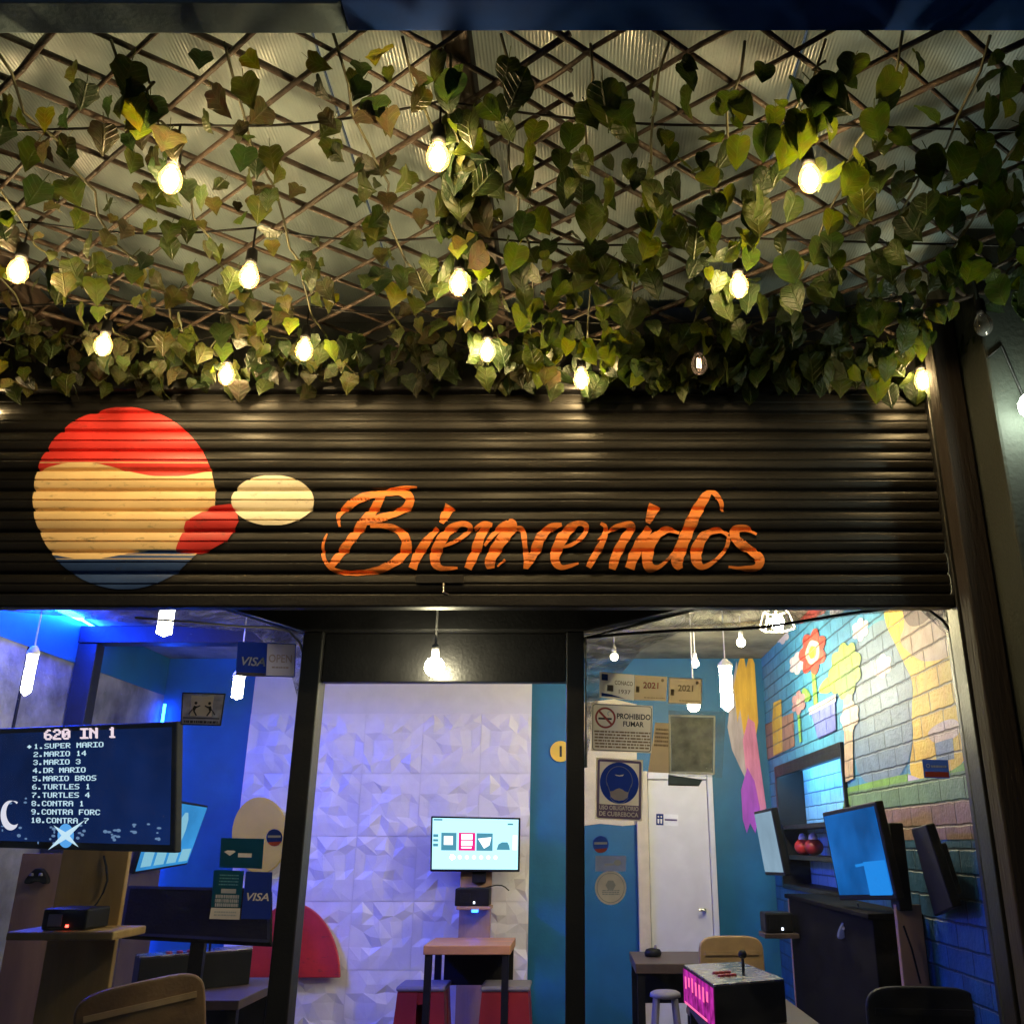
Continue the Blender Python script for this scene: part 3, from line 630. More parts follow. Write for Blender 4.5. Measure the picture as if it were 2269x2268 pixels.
letters = {
 'B': [[(132, 320, 5), (116, 370, 9), (122, 420, 12), (150, 455, 14), (200, 472, 15), (270, 472, 17), (340, 458, 22), (405, 425, 30), (440, 375, 34), (432, 330, 30), (395, 300, 20), (345, 290, 15), (300, 292, 10)],
       [(352, 165, 22), (315, 225, 30), (275, 275, 32), (225, 345, 30), (180, 405, 28), (145, 455, 20)],
       [(182, 295, 6), (178, 250, 15), (215, 212, 24), (280, 178, 28), (350, 163, 26), (420, 160, 28), (455, 185, 30), (440, 220, 26), (380, 248, 26), (310, 270, 26), (265, 280, 14)],
       [(388, 147, 6), (430, 141, 9), (482, 141, 5)]],
 'i': [[(612, 214, 36), (595, 245, 32), (578, 282, 16)], [(562, 300, 14), (530, 340, 26), (490, 395, 32), (465, 458, 26)]],
 'e': [[(545, 382, 6), (610, 362, 10), (660, 335, 14), (690, 298, 16), (655, 285, 18), (605, 312, 30), (565, 370, 36), (552, 425, 34), (575, 455, 18), (640, 455, 6)]],
 'n': [[(768, 285, 12), (735, 320, 30), (710, 390, 32), (680, 458, 26)], [(705, 305, 8), (740, 285, 16), (775, 290, 12)], [(745, 370, 8), (795, 310, 20), (845, 282, 28), (845, 305, 38), (800, 365, 38), (768, 425, 36), (770, 458, 24)], [(795, 450, 5), (825, 425, 7)]],
 'v': [[(868, 300, 10), (893, 310, 18), (902, 370, 16), (908, 430, 18), (905, 460, 14)], [(905, 455, 20), (940, 395, 32), (965, 335, 34), (1000, 300, 24), (1045, 288, 12)]],
 'e2': [[(1020, 380, 6), (1080, 368, 10), (1125, 335, 14), (1140, 295, 16), (1105, 285, 18), (1060, 320, 36), (1030, 375, 36), (1018, 425, 30), (1045, 455, 16), (1110, 440, 6)]],
 'n2': [[(1195, 285, 8), (1215, 300, 14), (1205, 350, 20), (1175, 405, 24), (1148, 455, 18)], [(1185, 350, 6), (1240, 305, 12), (1290, 290, 18), (1315, 300, 26), (1285, 350, 30), (1255, 410, 32), (1240, 462, 24)]],
 'i2': [[(1406, 214, 38), (1392, 248, 34), (1378, 285, 14)], [(1385, 300, 22), (1355, 350, 34), (1325, 410, 36), (1308, 460, 30)]],
 'd': [[(1500, 320, 12), (1450, 310, 22), (1400, 345, 34), (1378, 400, 38), (1382, 450, 32), (1425, 452, 12), (1478, 400, 10), (1500, 350, 8)], [(1668, 240, 5), (1660, 200, 16), (1625, 162, 18), (1590, 200, 34), (1550, 275, 40), (1515, 360, 40), (1492, 430, 40), (1505, 462, 18)]],
 'o': [[(1690, 330, 14), (1655, 312, 18), (1605, 325, 28), (1572, 375, 38), (1565, 425, 36), (1590, 455, 18), (1640, 430, 12), (1682, 380, 12), (1692, 335, 12)]],
 's': [[(1800, 328, 8), (1760, 305, 18), (1718, 312, 30), (1722, 350, 32), (1770, 385, 28), (1808, 420, 34), (1800, 455, 22), (1740, 460, 10), (1690, 455, 5)]]}
for k, sl in letters.items():
    mb = MB()
    for s_ in sl: stroke(mb, s_, BT)
    build('painted_letter', mb, 'orange', st_, smooth=True)
def shutter_area(pts, lift, mat, name):
    """an area of paint laid over the slats: scanline strips between paired edges"""
    P = [atY(u*K, v*K, YS-.004) for u, v in pts]; P = [(p.x, p.z) for p in P]
    z0, z1 = min(p[1] for p in P), max(p[1] for p in P)
    zs = [z for z in zz if z0 < z < z1]
    def cuts(z):
        c = []
        for i in range(len(P)):
            a, b = P[i], P[(i+1) % len(P)]
            if (a[1] > z) != (b[1] > z): c.append(a[0] + (z-a[1])/(b[1]-a[1])*(b[0]-a[0]))
        return sorted(c)
    mb = MB(); prev = None
    for z in zs:
        c = cuts(z)
        if prev and len(prev[1]) == len(c):
            for k in range(0, len(c)-1, 2):
                n = max(1, int((c[k+1]-c[k])/.05))
                for q in range(n):
                    L0 = lambda e, t: e[k] + (e[k+1]-e[k])*t
                    mb.poly([on_shutter(L0(prev[1], q/n), prev[0], lift), on_shutter(L0(prev[1], (q+1)/n), prev[0], lift), on_shutter(L0(c, (q+1)/n), z, lift), on_shutter(L0(c, q/n), z, lift)])
        prev = (z, c)
    build(name, mb, mat, st_)
# a plain banded roundel and ribbon stand where the shutter carries a painted figure
def arc(cx, cy, rx, ry, t0, t1, k=30): return [(cx+rx*math.cos(R(t0+(t1-t0)*i/k)), cy+ry*math.sin(R(t0+(t1-t0)*i/k))) for i in range(k+1)]
def wave(x0, x1, y, amp, k=14): return [(x0+(x1-x0)*i/k, y+amp*math.sin(math.pi*2*i/k)) for i in range(k+1)]
cx, cy, rx, ry = 235, 940, 172, 172
def chord(y): return rx*math.sqrt(max(0, 1-((y-cy)/ry)**2))
shutter_area(arc(cx, cy, rx, ry, 0, 360, 60), .0030, 'p_cream', 'painted_roundel')
shutter_area(arc(cx, cy, rx, ry, 198, 342, 40) + wave(cx+chord(887), cx-chord(887), 887, 14), .0034, 'p_red', 'colour_band')
shutter_area(arc(cx, cy, rx, ry, 38, 142, 40) + wave(cx-chord(1046), cx+chord(1046), 1046, 10), .0034, 'p_blue', 'colour_band')
shutter_area([(330, 1040), (352, 985), (400, 955), (445, 950), (452, 985), (430, 1020), (380, 1045)], .0038, 'p_red', 'painted_ribbon')
shutter_area(arc(515, 945, 78, 48, 0, 360, 40), .0042, 'p_pale', 'painted_oval')

# ================================================================== PERGOLA
fb = thing('fascia_board', (-1.6, 1.5, 3.18), 'weathered grey green fascia board above the trellis, left of the navy one', 'fascia')
xs_ = atY(745, 40, 1.5).x; zf = atY(400, 47, 1.5).z; zf2 = atY(400, 76, 1.5).z
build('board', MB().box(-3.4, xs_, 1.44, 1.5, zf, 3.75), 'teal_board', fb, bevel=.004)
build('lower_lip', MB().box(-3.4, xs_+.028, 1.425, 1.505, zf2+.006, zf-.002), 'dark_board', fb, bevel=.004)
nb = build('fascia_board', MB().box(xs_+.03, 3.2, 1.40, 1.5, atY(1500, 73, 1.5).z+.004, 3.75), 'navy', bevel=.004)
tag(nb, 'dark navy fascia board spanning the top above the trellis', 'fascia')
ZL = 3.225
panel_x = [-3.0, -1.53, -.06, 1.41, 2.9]
desc = ['far left trellis panel of crossed willow sticks, half covered by ivy', 'trellis panel of crossed willow sticks left of the central rafter', 'trellis panel of crossed willow sticks right of the central rafter, thick with leaves', 'trellis panel of crossed willow sticks over the right pillar, hidden by leaves']
Y0, Y1 = 1.5, 2.92; sl = .79; per = .225
for k in range(4):
    xa, xb = panel_x[k]-.05, panel_x[k+1]+.05; mb = MB(); zk = .012*(k % 2)
    for fam in (1, -1):
        n0 = int((Y1-Y0)/sl/per)+1
        for i in range(-n0, int((xb-xa)/per)+n0+1):
            # line x = x0 + fam*(y-Y0)/sl, clipped to the panel
            x0 = xa + i*per + rnd.uniform(-.018, .018) + (0 if fam > 0 else .05)
            ya, yb = Y0, Y1
            f = lambda y: x0 + fam*(y-Y0)/sl
            g_ = lambda x: Y0 + (x-x0)*sl*fam
            lo, hi = sorted((g_(xa), g_(xb)))
            ya, yb = max(ya, lo), min(yb, hi)
            if yb - ya < .06: continue
            zo = ZL + zk + (.006 if fam > 0 else -.006)
            m = 5; pts = []
            for q in range(m+1):
                y = ya + (yb-ya)*q/m; pts.append((f(y)+rnd.uniform(-.006, .006), y, zo+rnd.uniform(-.005, .004)))
            r = rnd.uniform(.0058, .0092); mb.tube(pts, [r*(1-.1*q/m) for q in range(m+1)], 6)
    o = build('willow_trellis', mb, 'twig', smooth=True); tag(o, desc[k], 'trellis', 'willow trellis panels')
rd = {-.27: 'dark brown central rafter running from the fascia to the shutter under the roof sheets', -1.85: 'dark brown rafter over the left end of the trellis', 1.62: 'dark brown rafter over the right end of the trellis'}
for x, lab in rd.items():
    o = build('rafter', MB().box(x-.03, x+.03, 1.45, 2.96, 3.245, 3.325), 'rafter', bevel=.006); tag(o, lab, 'rafter', 'rafters of the canopy')
rx_ = [-3.1, -1.9, -.66, .58, 1.82, 3.0]
rl = ['pale fluted roof sheet at the far left above the trellis', 'pale fluted roof sheet above the leftmost lit bulbs', 'pale fluted roof sheet above the central rafter', 'pale fluted roof sheet right of the central rafter', 'pale fluted roof sheet over the right pillar']
for i in range(5):
    o = build('roof_sheet', MB().box(rx_[i]+.004, rx_[i+1]-.004, 1.42, 3.02, 3.46+.004*(i % 2), 3.470+.004*(i % 2)), 'roof', loc=(rx_[i], 1.42, 3.46)); tag(o, rl[i], 'roof sheet', 'fluted roof sheets')
    
# right hand post, brace, pillar, wall lamp
pl = build('side_pillar', MB().box(1.285, 2.9, 2.55, 2.93, 0, 3.6), 'wall_grey', bevel=.01); tag(pl, 'grey green rendered pillar at the right end of the shopfront, lit by a wall lamp', 'pillar')
po = build('timber_post', MB().box(1.195, 1.278, 2.71, 2.79, 0, 3.30), 'post', bevel=.006); tag(po, 'dark brown timber post beside the grey green pillar', 'post')
wl_p = atY(2286, 898, 2.46)
wl = thing('wall_lamp', wl_p, 'round greenish white wall lamp lit on the grey pillar at the right edge', 'lamp')
prof = [(.002, .036), (.025, .030), (.036, .012), (.036, -.012), (.025, -.030), (.002, -.036)]
build('globe', MB().lathe(prof, wl_p, 16), 'wall_lamp', wl, smooth=True)
build('bracket', MB().tube([wl_p+Vector((.0, .03, .02)), wl_p+Vector((.02, .088, .03))], .010).lathe([(.02, .03), (.022, .0)], wl_p+Vector((.03, .07, .02)), 12), 'black_matt', wl)
o = build('lamp_cable', MB().tube([wl_p+Vector((.03, .084, .05)), Vector((1.34, 2.545, 3.02)), Vector((1.29, 2.545, 2.98))], .004, 6), 'black_matt', smooth=True); tag(o, 'thin cable running along the grey pillar to the wall lamp', 'cable')

# ---------------- festoon bulbs
def make_bulb(loc, label, mat, drop):
    """loc = middle of the glass"""
    L = Vector(loc); t = thing('festoon_bulb', L, label, 'light bulb', 'festoon bulbs under the trellis')
    pr = [(.013, .038), (.016, .032), (.0225, .019), (.0275, .002), (.027, -.012), (.0215, -.026), (.011, -.036), (.001, -.038)]
    b = build('glass', MB().lathe(pr, L, 18), mat if mat == 'clear_bulb' else 'frost', t, smooth=True)
    if mat != 'clear_bulb': build('core', MB().lathe([(.006, .028), (.0125, .017), (.0175, .002), (.017, -.009), (.0125, -.019), (.001, -.025)], L, 14), 'bulb_core', t, smooth=True)
    build('socket', MB().lathe([(.006, .092), (.014, .085), (.0165, .05), (.0155, .041)], L, 14), 'black_matt', t, smooth=True)
    build('drop_wire', MB().tube([L+Vector((0, 0, .083)), L+Vector((0, 0, .083+drop))], .003, 6), 'black_matt', t)
    return t
ZB = 3.05
bl = [(322, 338, 'lit bulb alone at the upper left below the fascia'), (826, 296, 'lit bulb just left of the central rafter, nearest the fascia'), (1528, 337, 'lit bulb high on the right among heart shaped leaves'),
      (34, 511, 'lit bulb at the left edge of the picture under ivy'), (470, 521, 'lit bulb against bright yellow ivy leaves, left of the central rafter'), (865, 535, 'lit bulb halfway along the central rafter'),
      (1394, 539, 'lit bulb with a bright green leaf just above it'), (195, 651, 'lit bulb low at left under bare crossed sticks'), (574, 660, 'lit bulb tucked in the ivy fringe between the roundel and the lettering'),
      (919, 662, 'lit bulb at the shutter end of the central rafter'), (427, 707, 'lowest lit bulb hanging before the shutter above the painted roundel'), (1097, 715, 'lit bulb before the shutter right of the central rafter, above the letter v'),
      (1740, 717, 'lit bulb hanging beside the timber post at the shutter\'s right end'), (-14, 782, 'lit bulb at the left frame edge low before the shutter')]
first = None; bpos = []
for i, (x, y, lab) in enumerate(bl):
    p = atZ(x*K, y*K, ZB if y < 760 else 2.98); bpos.append(p)
    if first is None: first = make_bulb(p, lab, 'bulb_lit', ZL-.012-p.z-.083)
    else: dup(first, p, lab)
def unlit(x, y, lab, fil):
    p = atZ(x*K, y*K, ZB); t = make_bulb(p, lab, 'clear_bulb', ZL-.012-p.z-.083)
    if fil: build('filament', MB().tube([p+Vector((-.004, 0, .022)), p+Vector((-.006, 0, -.012)), p+Vector((.005, 0, -.014)), p+Vector((.004, 0, .02))], .0028, 6), 'bulb_dim', t)
    bpos.append(p)
unlit(1319, 687, 'clear bulb with a faintly glowing filament before the shutter', True)
unlit(1855, 612, 'unlit clear bulb among dark leaves at the right', False)
rows = [([0, 1, 2], 'black festoon cord through the three bulbs nearest the fascia'), ([3, 4, 5, 6], 'black festoon cord across the middle of the trellis'), ([7, 8, 9, 14, 15], 'black festoon cord through the ivy fringe near the shutter'), ([13, 10, 11, 12], 'black festoon cord along the top of the shutter')]
for ids, lab in rows:
    P = sorted([bpos[i] for i in ids], key=lambda p: p.x); pts = []
    P = [Vector((-2.9, P[0].y, ZL))] + P + [Vector((2.7, P[-1].y, ZL))]
    for a, b in zip(P[:-1], P[1:]):
        for q in range(8): 
            t = q/8; pts.append((a.x+(b.x-a.x)*t, a.y+(b.y-a.y)*t, ZL-.012-.03*math.sin(math.pi*t)))
    o = build('festoon_cable', MB().tube(pts, .0032, 6), 'black_matt', smooth=True); tag(o, lab, 'cable', 'festoon cords')

# ---------------- leaf garlands
HEART = [(.05, .05), (.075, .15), (.06, .25), (.01, .335), (-.08, .39), (-.20, .415), (-.34, .41), (-.49, .375), (-.63, .31), (-.77, .215), (-.89, .10), (-1.0, .0)]
IVY = [(.03, .08), (.06, .22), (.03, .34), (-.06, .40), (-.16, .42), (-.25, .45), (-.32, .49), (-.39, .45), (-.48, .37), (-.60, .29), (-.74, .20), (-.88, .09), (-1.0, 0)]
def leaf(mb, base, size, yaw, tilt, roll, shape, curl):
    cy_, sy_ = math.cos(yaw), math.sin(yaw); ct, st2 = math.cos(tilt), math.sin(tilt); cr_, sr = math.cos(roll), math.sin(roll)
    def tr(x, y, z):
        x, y = x*cr_-y*sr, x*sr+y*cr_              # roll in the leaf plane
        yy, zz_ = y*ct - z*st2, y*st2 + z*ct        # tilt about x
        # leaf plane: x -> across, y -> up, z -> towards the viewer (-Y)
        return (base[0]+size*(x*cy_+zz_*sy_), base[1]+size*(x*sy_-zz_*cy_), base[2]+size*yy)
    n = len(mb.v); k = len(shape)
    if mb.uv is None: mb.uv = []
    for (y, wd) in shape:
        ym = min(y-.03, -.01); bend = -curl*(ym*ym) + .03*math.sin(ym*7+curl*40); fold = .20*wd; cup = -.35*wd*wd + .02*math.sin(y*17+curl*90)
        mb.v.append(tr(-wd, y, bend+fold+cup)); mb.v.append(tr(-wd*.5, (y+ym)/2, bend+fold*.6)); mb.v.append(tr(0, ym, bend)); mb.v.append(tr(wd*.5, (y+ym)/2, bend+fold*.6)); mb.v.append(tr(wd, y, bend+fold+cup))
        mb.uv += [(-wd, y), (-wd*.5, (y+ym)/2), (0, ym), (wd*.5, (y+ym)/2), (wd, y)]
    for i in range(k-1):
        for j in range(4):
            a = n+i*5+j; mb.f.append((a, a+1, a+6, a+5))
    # leaf stalk
    m = len(mb.v); p = [tr(-.012, 0, 0), tr(.012, 0, 0), tr(.012, .35, -.1), tr(-.012, .35, -.1)]; mb.v += p; mb.uv += [(.5, 0)]*4; mb.f.append((m, m+1, m+2, m+3))
def garland(p0, p1, n, label, shape, mat, size, hang=.10, spread=.07, sag=.04, keep=None, zlow=None):
    p0, p1 = Vector(p0), Vector(p1)
    t = thing('ivy_garland', p0, label, 'garland', 'ivy garlands on the trellis')
    m = 14; pts = []
    for i in range(m+1):
        q = i/m; p = p0.lerp(p1, q); pts.append(p + Vector((rnd.uniform(-.02, .02), rnd.uniform(-.02, .02), -sag*math.sin(q*math.pi*3)**2)))
    build('stem', MB().tube(pts, .0035, 5), 'stem', t, smooth=True)
    mb = MB()
    for i in range(n):
        q = (i+rnd.random())/n
        if keep and rnd.random() > keep(p0.lerp(p1, q)): continue
        k = min(m-1, int(q*m)); p = pts[k].lerp(pts[k+1], q*m-k)
        b = p + Vector((rnd.uniform(-spread, spread), rnd.uniform(-spread, spread), -rnd.uniform(.0, hang)))
        s = size*rnd.choice((.55, .8, .9, 1, 1.1, 1.28))*rnd.uniform(.9, 1.1)
        b.y = max(b.y, 1.575 - .025*rnd.random()); clear = False
        for bp in bpos:                                  # foliage is pinned back round each bulb
            d = (Vector((0, 0, EYE))-bp).normalized(); q2 = Vector(b)-Vector((0, 0, s*.5))-bp; al = q2.dot(d)
            if -.02 < al < .6 and (q2-d*al).length < .075: clear = True
        if clear: continue
        leaf(mb, b, s, rnd.gauss(0, .65), rnd.gauss(.15, .42), rnd.gauss(0, .35), shape, rnd.uniform(.05, .3))
    build('foliage', mb, mat, t, smooth=True)
    return t
def nearness(y): return max(0, min(1, (y-1.5)/1.4))
sides = ['left edge of the picture', 'left of the upper left bulb', 'right of the upper left bulb', 'above the painted roundel', 'between the upper left bulb and the rafter', 'just left of the central rafter']
xsL = [-2.15, -1.85, -1.55, -1.28, -1.02, -.78, -.52, -.36]
labsL = ['ivy garland with lobed leaves at the far left end of the trellis', 'ivy garland of dark lobed leaves near the left edge bulb', 'sparse ivy garland of lobed leaves over the bare sticks at left', 'ivy garland passing left of the upper left bulb', 'ivy garland of yellowish lobed leaves beside the upper left bulb', 'ivy garland of lobed leaves passing over the bulb with bright yellow leaves', 'loose ivy garland halfway between the upper left bulb and the central rafter', 'ivy garland winding along the left side of the central rafter']
for i, x in enumerate(xsL):
    garland((x, 1.54, ZL-.02), (x+rnd.uniform(-.1, .1), 2.9, ZL-.02), 96, labsL[i], IVY, 'leaf_ivy', .058, hang=.09, spread=.09, keep=lambda p: .42+.40*nearness(p.y))
xsR = [-.16, .02, .19, .36, .53, .71, .90, 1.10, 1.32, 1.56, 1.82]
labsR = ['garland of heart shaped leaves winding along the right side of the central rafter', 'garland of heart shaped leaves in the first row right of the central rafter', 'garland of heart shaped leaves in the second row right of the central rafter', 'garland of heart shaped leaves passing left of the bulb with the bright green leaf',
         'garland of heart shaped leaves passing over the bulb with the bright green leaf', 'garland of heart shaped leaves left of the upper right bulb', 'garland of heart shaped leaves just right of the upper right bulb', 'dense garland of heart shaped leaves second right of the upper right bulb', 'dense dark garland of heart shaped leaves left of the unlit bulb', 'dense dark garland of heart shaped leaves over the unlit bulb', 'dense dark garland of heart shaped leaves at the far right end of the trellis']
for i, x in enumerate(xsR):
    garland((x, 1.54, ZL-.02), (x+rnd.uniform(-.06, .06), 2.9, ZL-.02), 60+4*max(0, i-3), labsR[i], HEART, 'leaf_heart', .071, hang=.11, spread=.07, keep=lambda p: .86+.14*nearness(p.y))
edge = [(-2.6, -1.75, 'ivy fringe hanging along the shutter top at the far left'), (-1.75, -1.2, 'ivy fringe hanging above the painted roundel'), (-1.2, -.65, 'ivy fringe hanging above the painted ribbon and the letter B'), (-.65, -.1, 'ivy fringe hanging at the end of the central rafter'), (-.1, .45, 'leaf fringe hanging over the last letters of the lettering'), (.45, 1.0, 'dense leaf fringe before the right half of the shutter'), (1.0, 1.7, 'dense leaf fringe beside the timber post')]
for i, (a, b, lab) in enumerate(edge):
    iv = i < 4
    garland((a, 2.80, ZL-.02), (b, 2.82, ZL-.02), 64 if iv else 90, lab, IVY if iv else HEART, 'leaf_ivy' if iv else 'leaf_heart', .062 if iv else .075, hang=.13, spread=.11)
def vine(u0, v0, u1, v1, lab, n=13, shape=IVY, mat='leaf_ivy', size=.085):
    a, b = atZ(u0*K, v0*K, ZL-.03), atZ(u1*K, v1*K, ZL-.10); garland(a, b, n, lab, shape, mat, size, hang=.05, spread=.045, sag=.01)
vine(845, 110, 895, 420, 'thick strand of brownish ivy wound round the near half of the central rafter', 46, HEART, 'leaf_ivy', .075)
vine(885, 420, 925, 640, 'thick strand of ivy wound round the far half of the central rafter', 46, HEART, 'leaf_heart', .075)
vine(272, 128, 325, 275, 'thick bunch of brownish ivy leaves hanging above the upper left bulb')
vine(1550, 125, 1500, 260, 'thick bunch of dark leaves hanging above the upper right bulb', 12, HEART, 'leaf_heart', .085)

# ================================================================== INDOOR LAMPS
def globe_lamp(p, r, label, mat, ztop_, name='hanging_bulb', grp=None):
    t = thing(name, p, label, 'light bulb', grp)
    pr = [(r*math.sin(math.pi*i/12)+.0005, r*math.cos(math.pi*i/12)) for i in range(13)]
    build('glass', MB().lathe(pr, p, 20), mat, t, smooth=True)
    build('socket', MB().lathe([(.008, r+.045), (.013, r+.04), (.014, r-.004)], p, 12), 'white', t, smooth=True)
    build('wire', MB().tube([p+Vector((0, 0, r+.045)), Vector((p.x, p.y, ztop_))], .004, 6), 'white', t); return t
p = atY(963, 1477, YF-.12); globe_lamp(p, .034, 'round lit bulb hanging over the open doorway before the black transom', 'bulb_cool', zcut+.06)
inb = [(1537, 1563, 4.6, .030, 'lit indoor bulb just above the grey framed certificate'), (1361, 1455, 5.8, .024, 'small lit bulb under the ceiling above the paper permits'), (1540, 1470, 5.8, .024, 'small lit bulb under the ceiling over the last paper permit'), (1642, 1423, 5.6, .026, 'small lit bulb under the ceiling near the orange splash')]
for u, v, Y, r, lab in inb: globe_lamp(atY(u, v, Y), r, lab, 'bulb_in', ZC, grp='indoor bulbs under the ceiling')
def corn(u, v0, v1, Y, r, label, mat):
    a, b = atY(u, v0, Y), atY(u, v1, Y); H = a.z-b.z; t = thing('corn_lamp', b, label, 'lamp', 'tall indoor lamps')
    nseg = 6; pr = [(r*.4, H)]
    for i in range(nseg):
        z = H - H*.92*i/nseg; pr += [(r, z-.003), (r, z-H*.92/nseg*.8), (r*.86, z-H*.92/nseg*.9)]
    pr += [(r*.5, .01), (.002, 0)]
    build('tube', MB().lathe(pr, b, 14), mat, t, smooth=False)
    build('cap', MB().lathe([(.012, H+.05), (.02, H+.04), (r*1.25, H+.018), (r*1.25, H+.004)], b, 16), 'white', t, smooth=True)
    build('wire', MB().tube([b+Vector((0, 0, H+.05)), Vector((b.x, b.y, ZC))], .004, 6), 'white', t)
corn(1612, 1478, 1575, 5.4, .035, 'tall lit lamp hanging beside the orange paint splash at right', 'corn')
corn(55, 1452, 1541, 4.7, .024, 'tall lit lamp hanging before the bare concrete wall', 'corn_cool')
corn(362, 1345, 1410, 4.6, .036, 'bright lit lamp under the ceiling at the end of the portal beam', 'corn_cool')
corn(524, 1500, 1550, 5.3, .030, 'lit lamp hanging just below the upper card sticker', 'corn_cool')
# caged ceiling lamp
p = atY(1721, 1378, 5.0); p = atY(1721, 1378, 4.25); cl = thing('ceiling_lamp', p, 'lit lamp in a six sided cage under the ceiling beside the mural', 'lamp')
mt['bulb_cage'] = EM('lit_caged_bulb', (1.0, .82, .44), 330)
build('bulb', MB().lathe([(.035*math.sin(math.pi*i/10)+.0005, .035*math.cos(math.pi*i/10)) for i in range(11)], p, 16), 'bulb_cage', cl, smooth=True)
mb = MB()
for k in range(6):
    a0, a1 = math.pi/3*k, math.pi/3*(k+1)
    for z, r in ((.05, .06), (-.03, .085)): mb.tube([p+Vector((r*math.cos(a0), r*math.sin(a0), z)), p+Vector((r*math.cos(a1), r*math.sin(a1), z))], .004, 5)
    mb.tube([p+Vector((.06*math.cos(a0), .06*math.sin(a0), .05)), p+Vector((.085*math.cos(a0), .085*math.sin(a0), -.03))], .004, 5)
mb.tube([p+Vector((0, 0, .035)), Vector((p.x, p.y, ZC))], .006, 6); build('cage', mb, 'white', cl)
o = build('conduit', MB().tube([atY(1380, 1400, 5.4), atY(1700, 1378, 5.4)], .012, 8), 'cream', smooth=True); tag(o, 'cream conduit running under the ceiling behind the right window', 'conduit')
# LED strips
o = build('led_strip', MB().box(XL+.02, XL+.05, 4.2, 5.6, ZC-.03, ZC-.004), 'led_blue'); tag(o, 'blue light strip along the ceiling corner over the concrete wall', 'light strip')
o = build('led_strip', MB().box(XL+.03, XL+.045, YB-.06, YB-.045, .12, ZC-.35), 'led_corner'); tag(o, 'upright blue light strip in the back left corner', 'light strip')
a, b = atZ(93, 1321, ZC-.03), atZ(246, 1411, ZC-.03)
mb = MB(); 
for q0, q1 in ((0, .18), (.26, .36), (.52, 1)): mb.tube([a.lerp(b, q0), a.lerp(b, q1)], .007, 6)
o = build('led_line', mb, 'led_blue'); tag(o, 'broken blue white light line across the blue lit ceiling', 'light strip')
o = build('led_strip', MB().box(-.95, -.05, YF+.12, YF+.15, ZC-.045, ZC-.004), 'led_warm'); tag(o, 'added warm white fill strip, unseen under the ceiling behind the door header', 'light strip')  # unseen fill light, added to brighten the white relief wall

def film(pts, label, edge, lab2):
    c = Vector(); P = [atY(u, v, YF+.03) for u, v in pts]; o = build('plastic_film', MB().poly(P), 'film'); tag(o, label, 'plastic film')
    build('taped_edge', MB().tube([atY(u, v, YF+.026) for u, v in edge], .006, 6), 'film_edge', o, smooth=True)
mt['film'] = FILM('crinkled_film')
mt['film_edge'] = M('folded_film', (.62, .60, .55), .3, var=.4, scale=30)
film([(1298, 1414), (1618, 1333), (2094, 1335), (2112, 1420), (2040, 1352), (1900, 1362), (1700, 1394), (1500, 1402), (1420, 1440), (1320, 1560), (1298, 1700)], 'crinkled clear film taped across the top of the right window', [(1298, 1700), (1297, 1412), (1400, 1387), (1500, 1361), (1616, 1333)], '')
film([(0, 1320), (412, 1322), (674, 1402), (662, 1560), (640, 1470), (560, 1400), (300, 1380), (0, 1352)], 'crinkled clear film taped across the top of the left window', [(412, 1322), (500, 1349), (600, 1380), (672, 1402)], '')

# ================================================================== SIGNS ON THE GLASS
YG = YF - .006
def sheet(name, pts, label, cat, mat, grp=None, Y=YG):
    f = Flat(quadY(pts, Y)); o = build(name, f.rect(MB(), 0, 0, 1, 1, 0), mat); tag(o, label, cat, grp); return f, o
def z7(a, b): return (1269+a/4.83, 1468+b/4.83)
def z5(a, b): return (400+a/3.862, 1350+b/3.862)
def zl(a, b): return (400+a/3.862, 1768+b/3.862)
def zr(a, b): return (1269+a/3.862, 1768+b/3.862)
def zw(a, b): return (1669+a/3.22, 1320+b/3.22)
# cream backing sheet
f, o = sheet('backing_paper', [(1452, 1600), (1484, 1602), (1486, 1712), (1436, 1710)], 'narrow tan paper on the glass left of the grey certificate', 'paper', 'paper_tan', Y=YG)
mb = MB(); f.noise_lines(mb, .1, .1, .9, .5, 5, .001, 3); build('print', mb, 'ink_brown', o)
YG2 = YG - .004
f, o = sheet('no_smoking_sign', [z7(205, 430), z7(855, 460), z7(845, 965), z7(200, 940)], 'cream no smoking sign reading PROHIBIDO FUMAR on the right window', 'sign', 'cream2', Y=YG2)
mb = MB(); f.border(mb, .012, .011, .001, .05); f.text(mb, 'PROHIBIDO', .415, .19, .97, .31, .001, .022); f.text(mb, 'FUMAR', .52, .355, .86, .465, .001, .022)
f.rect(mb, .11, .300, .33, .338, .001); build('lettering', mb, 'ink', o)
mb = MB(); f.noise_lines(mb, .04, .56, .97, .94, 6, .001, 8, .6); build('small_print', mb, 'ink_brown', o)
mb = MB(); f.ring(mb, .225, .30, .140, .170, .0022); q = .155*math.sqrt(.5); qq = f.w/f.h
f.poly(mb, [(.225-q-.012, .30-(q-.012)*qq), (.225-q+.012, .30-(q+.012)*qq), (.225+q+.012, .30+(q-.012)*qq), (.225+q-.012, .30+(q+.012)*qq)], .0024); build('prohibition_ring', mb, 'red_ink', o)
mb = MB(); f.ring(mb, .30, .21, .03, .042, .0016, 10, R(120), R(330)); build('smoke_mark', mb, 'pale_ink', o)
f, o = sheet('face_mask_sign', [z7(252, 1010), z7(752, 1040), z7(745, 1695), z7(240, 1672)], 'blue and cream sign asking for face masks below the no smoking sign', 'sign', 'cream2', Y=YG2)
q = f.w/f.h
mb = MB(); f.border(mb, .03, .05, .001, .05); build('border', mb, 'mauve', o)
build('text_band', f.rect(MB(), .081, .755, .919, .945, .0006), 'mauve', o)
mb = MB(); f.disc(mb, .5, .40, .415, .0018, 40, ry=.425); build('disc', mb, 'sign_blue', o)
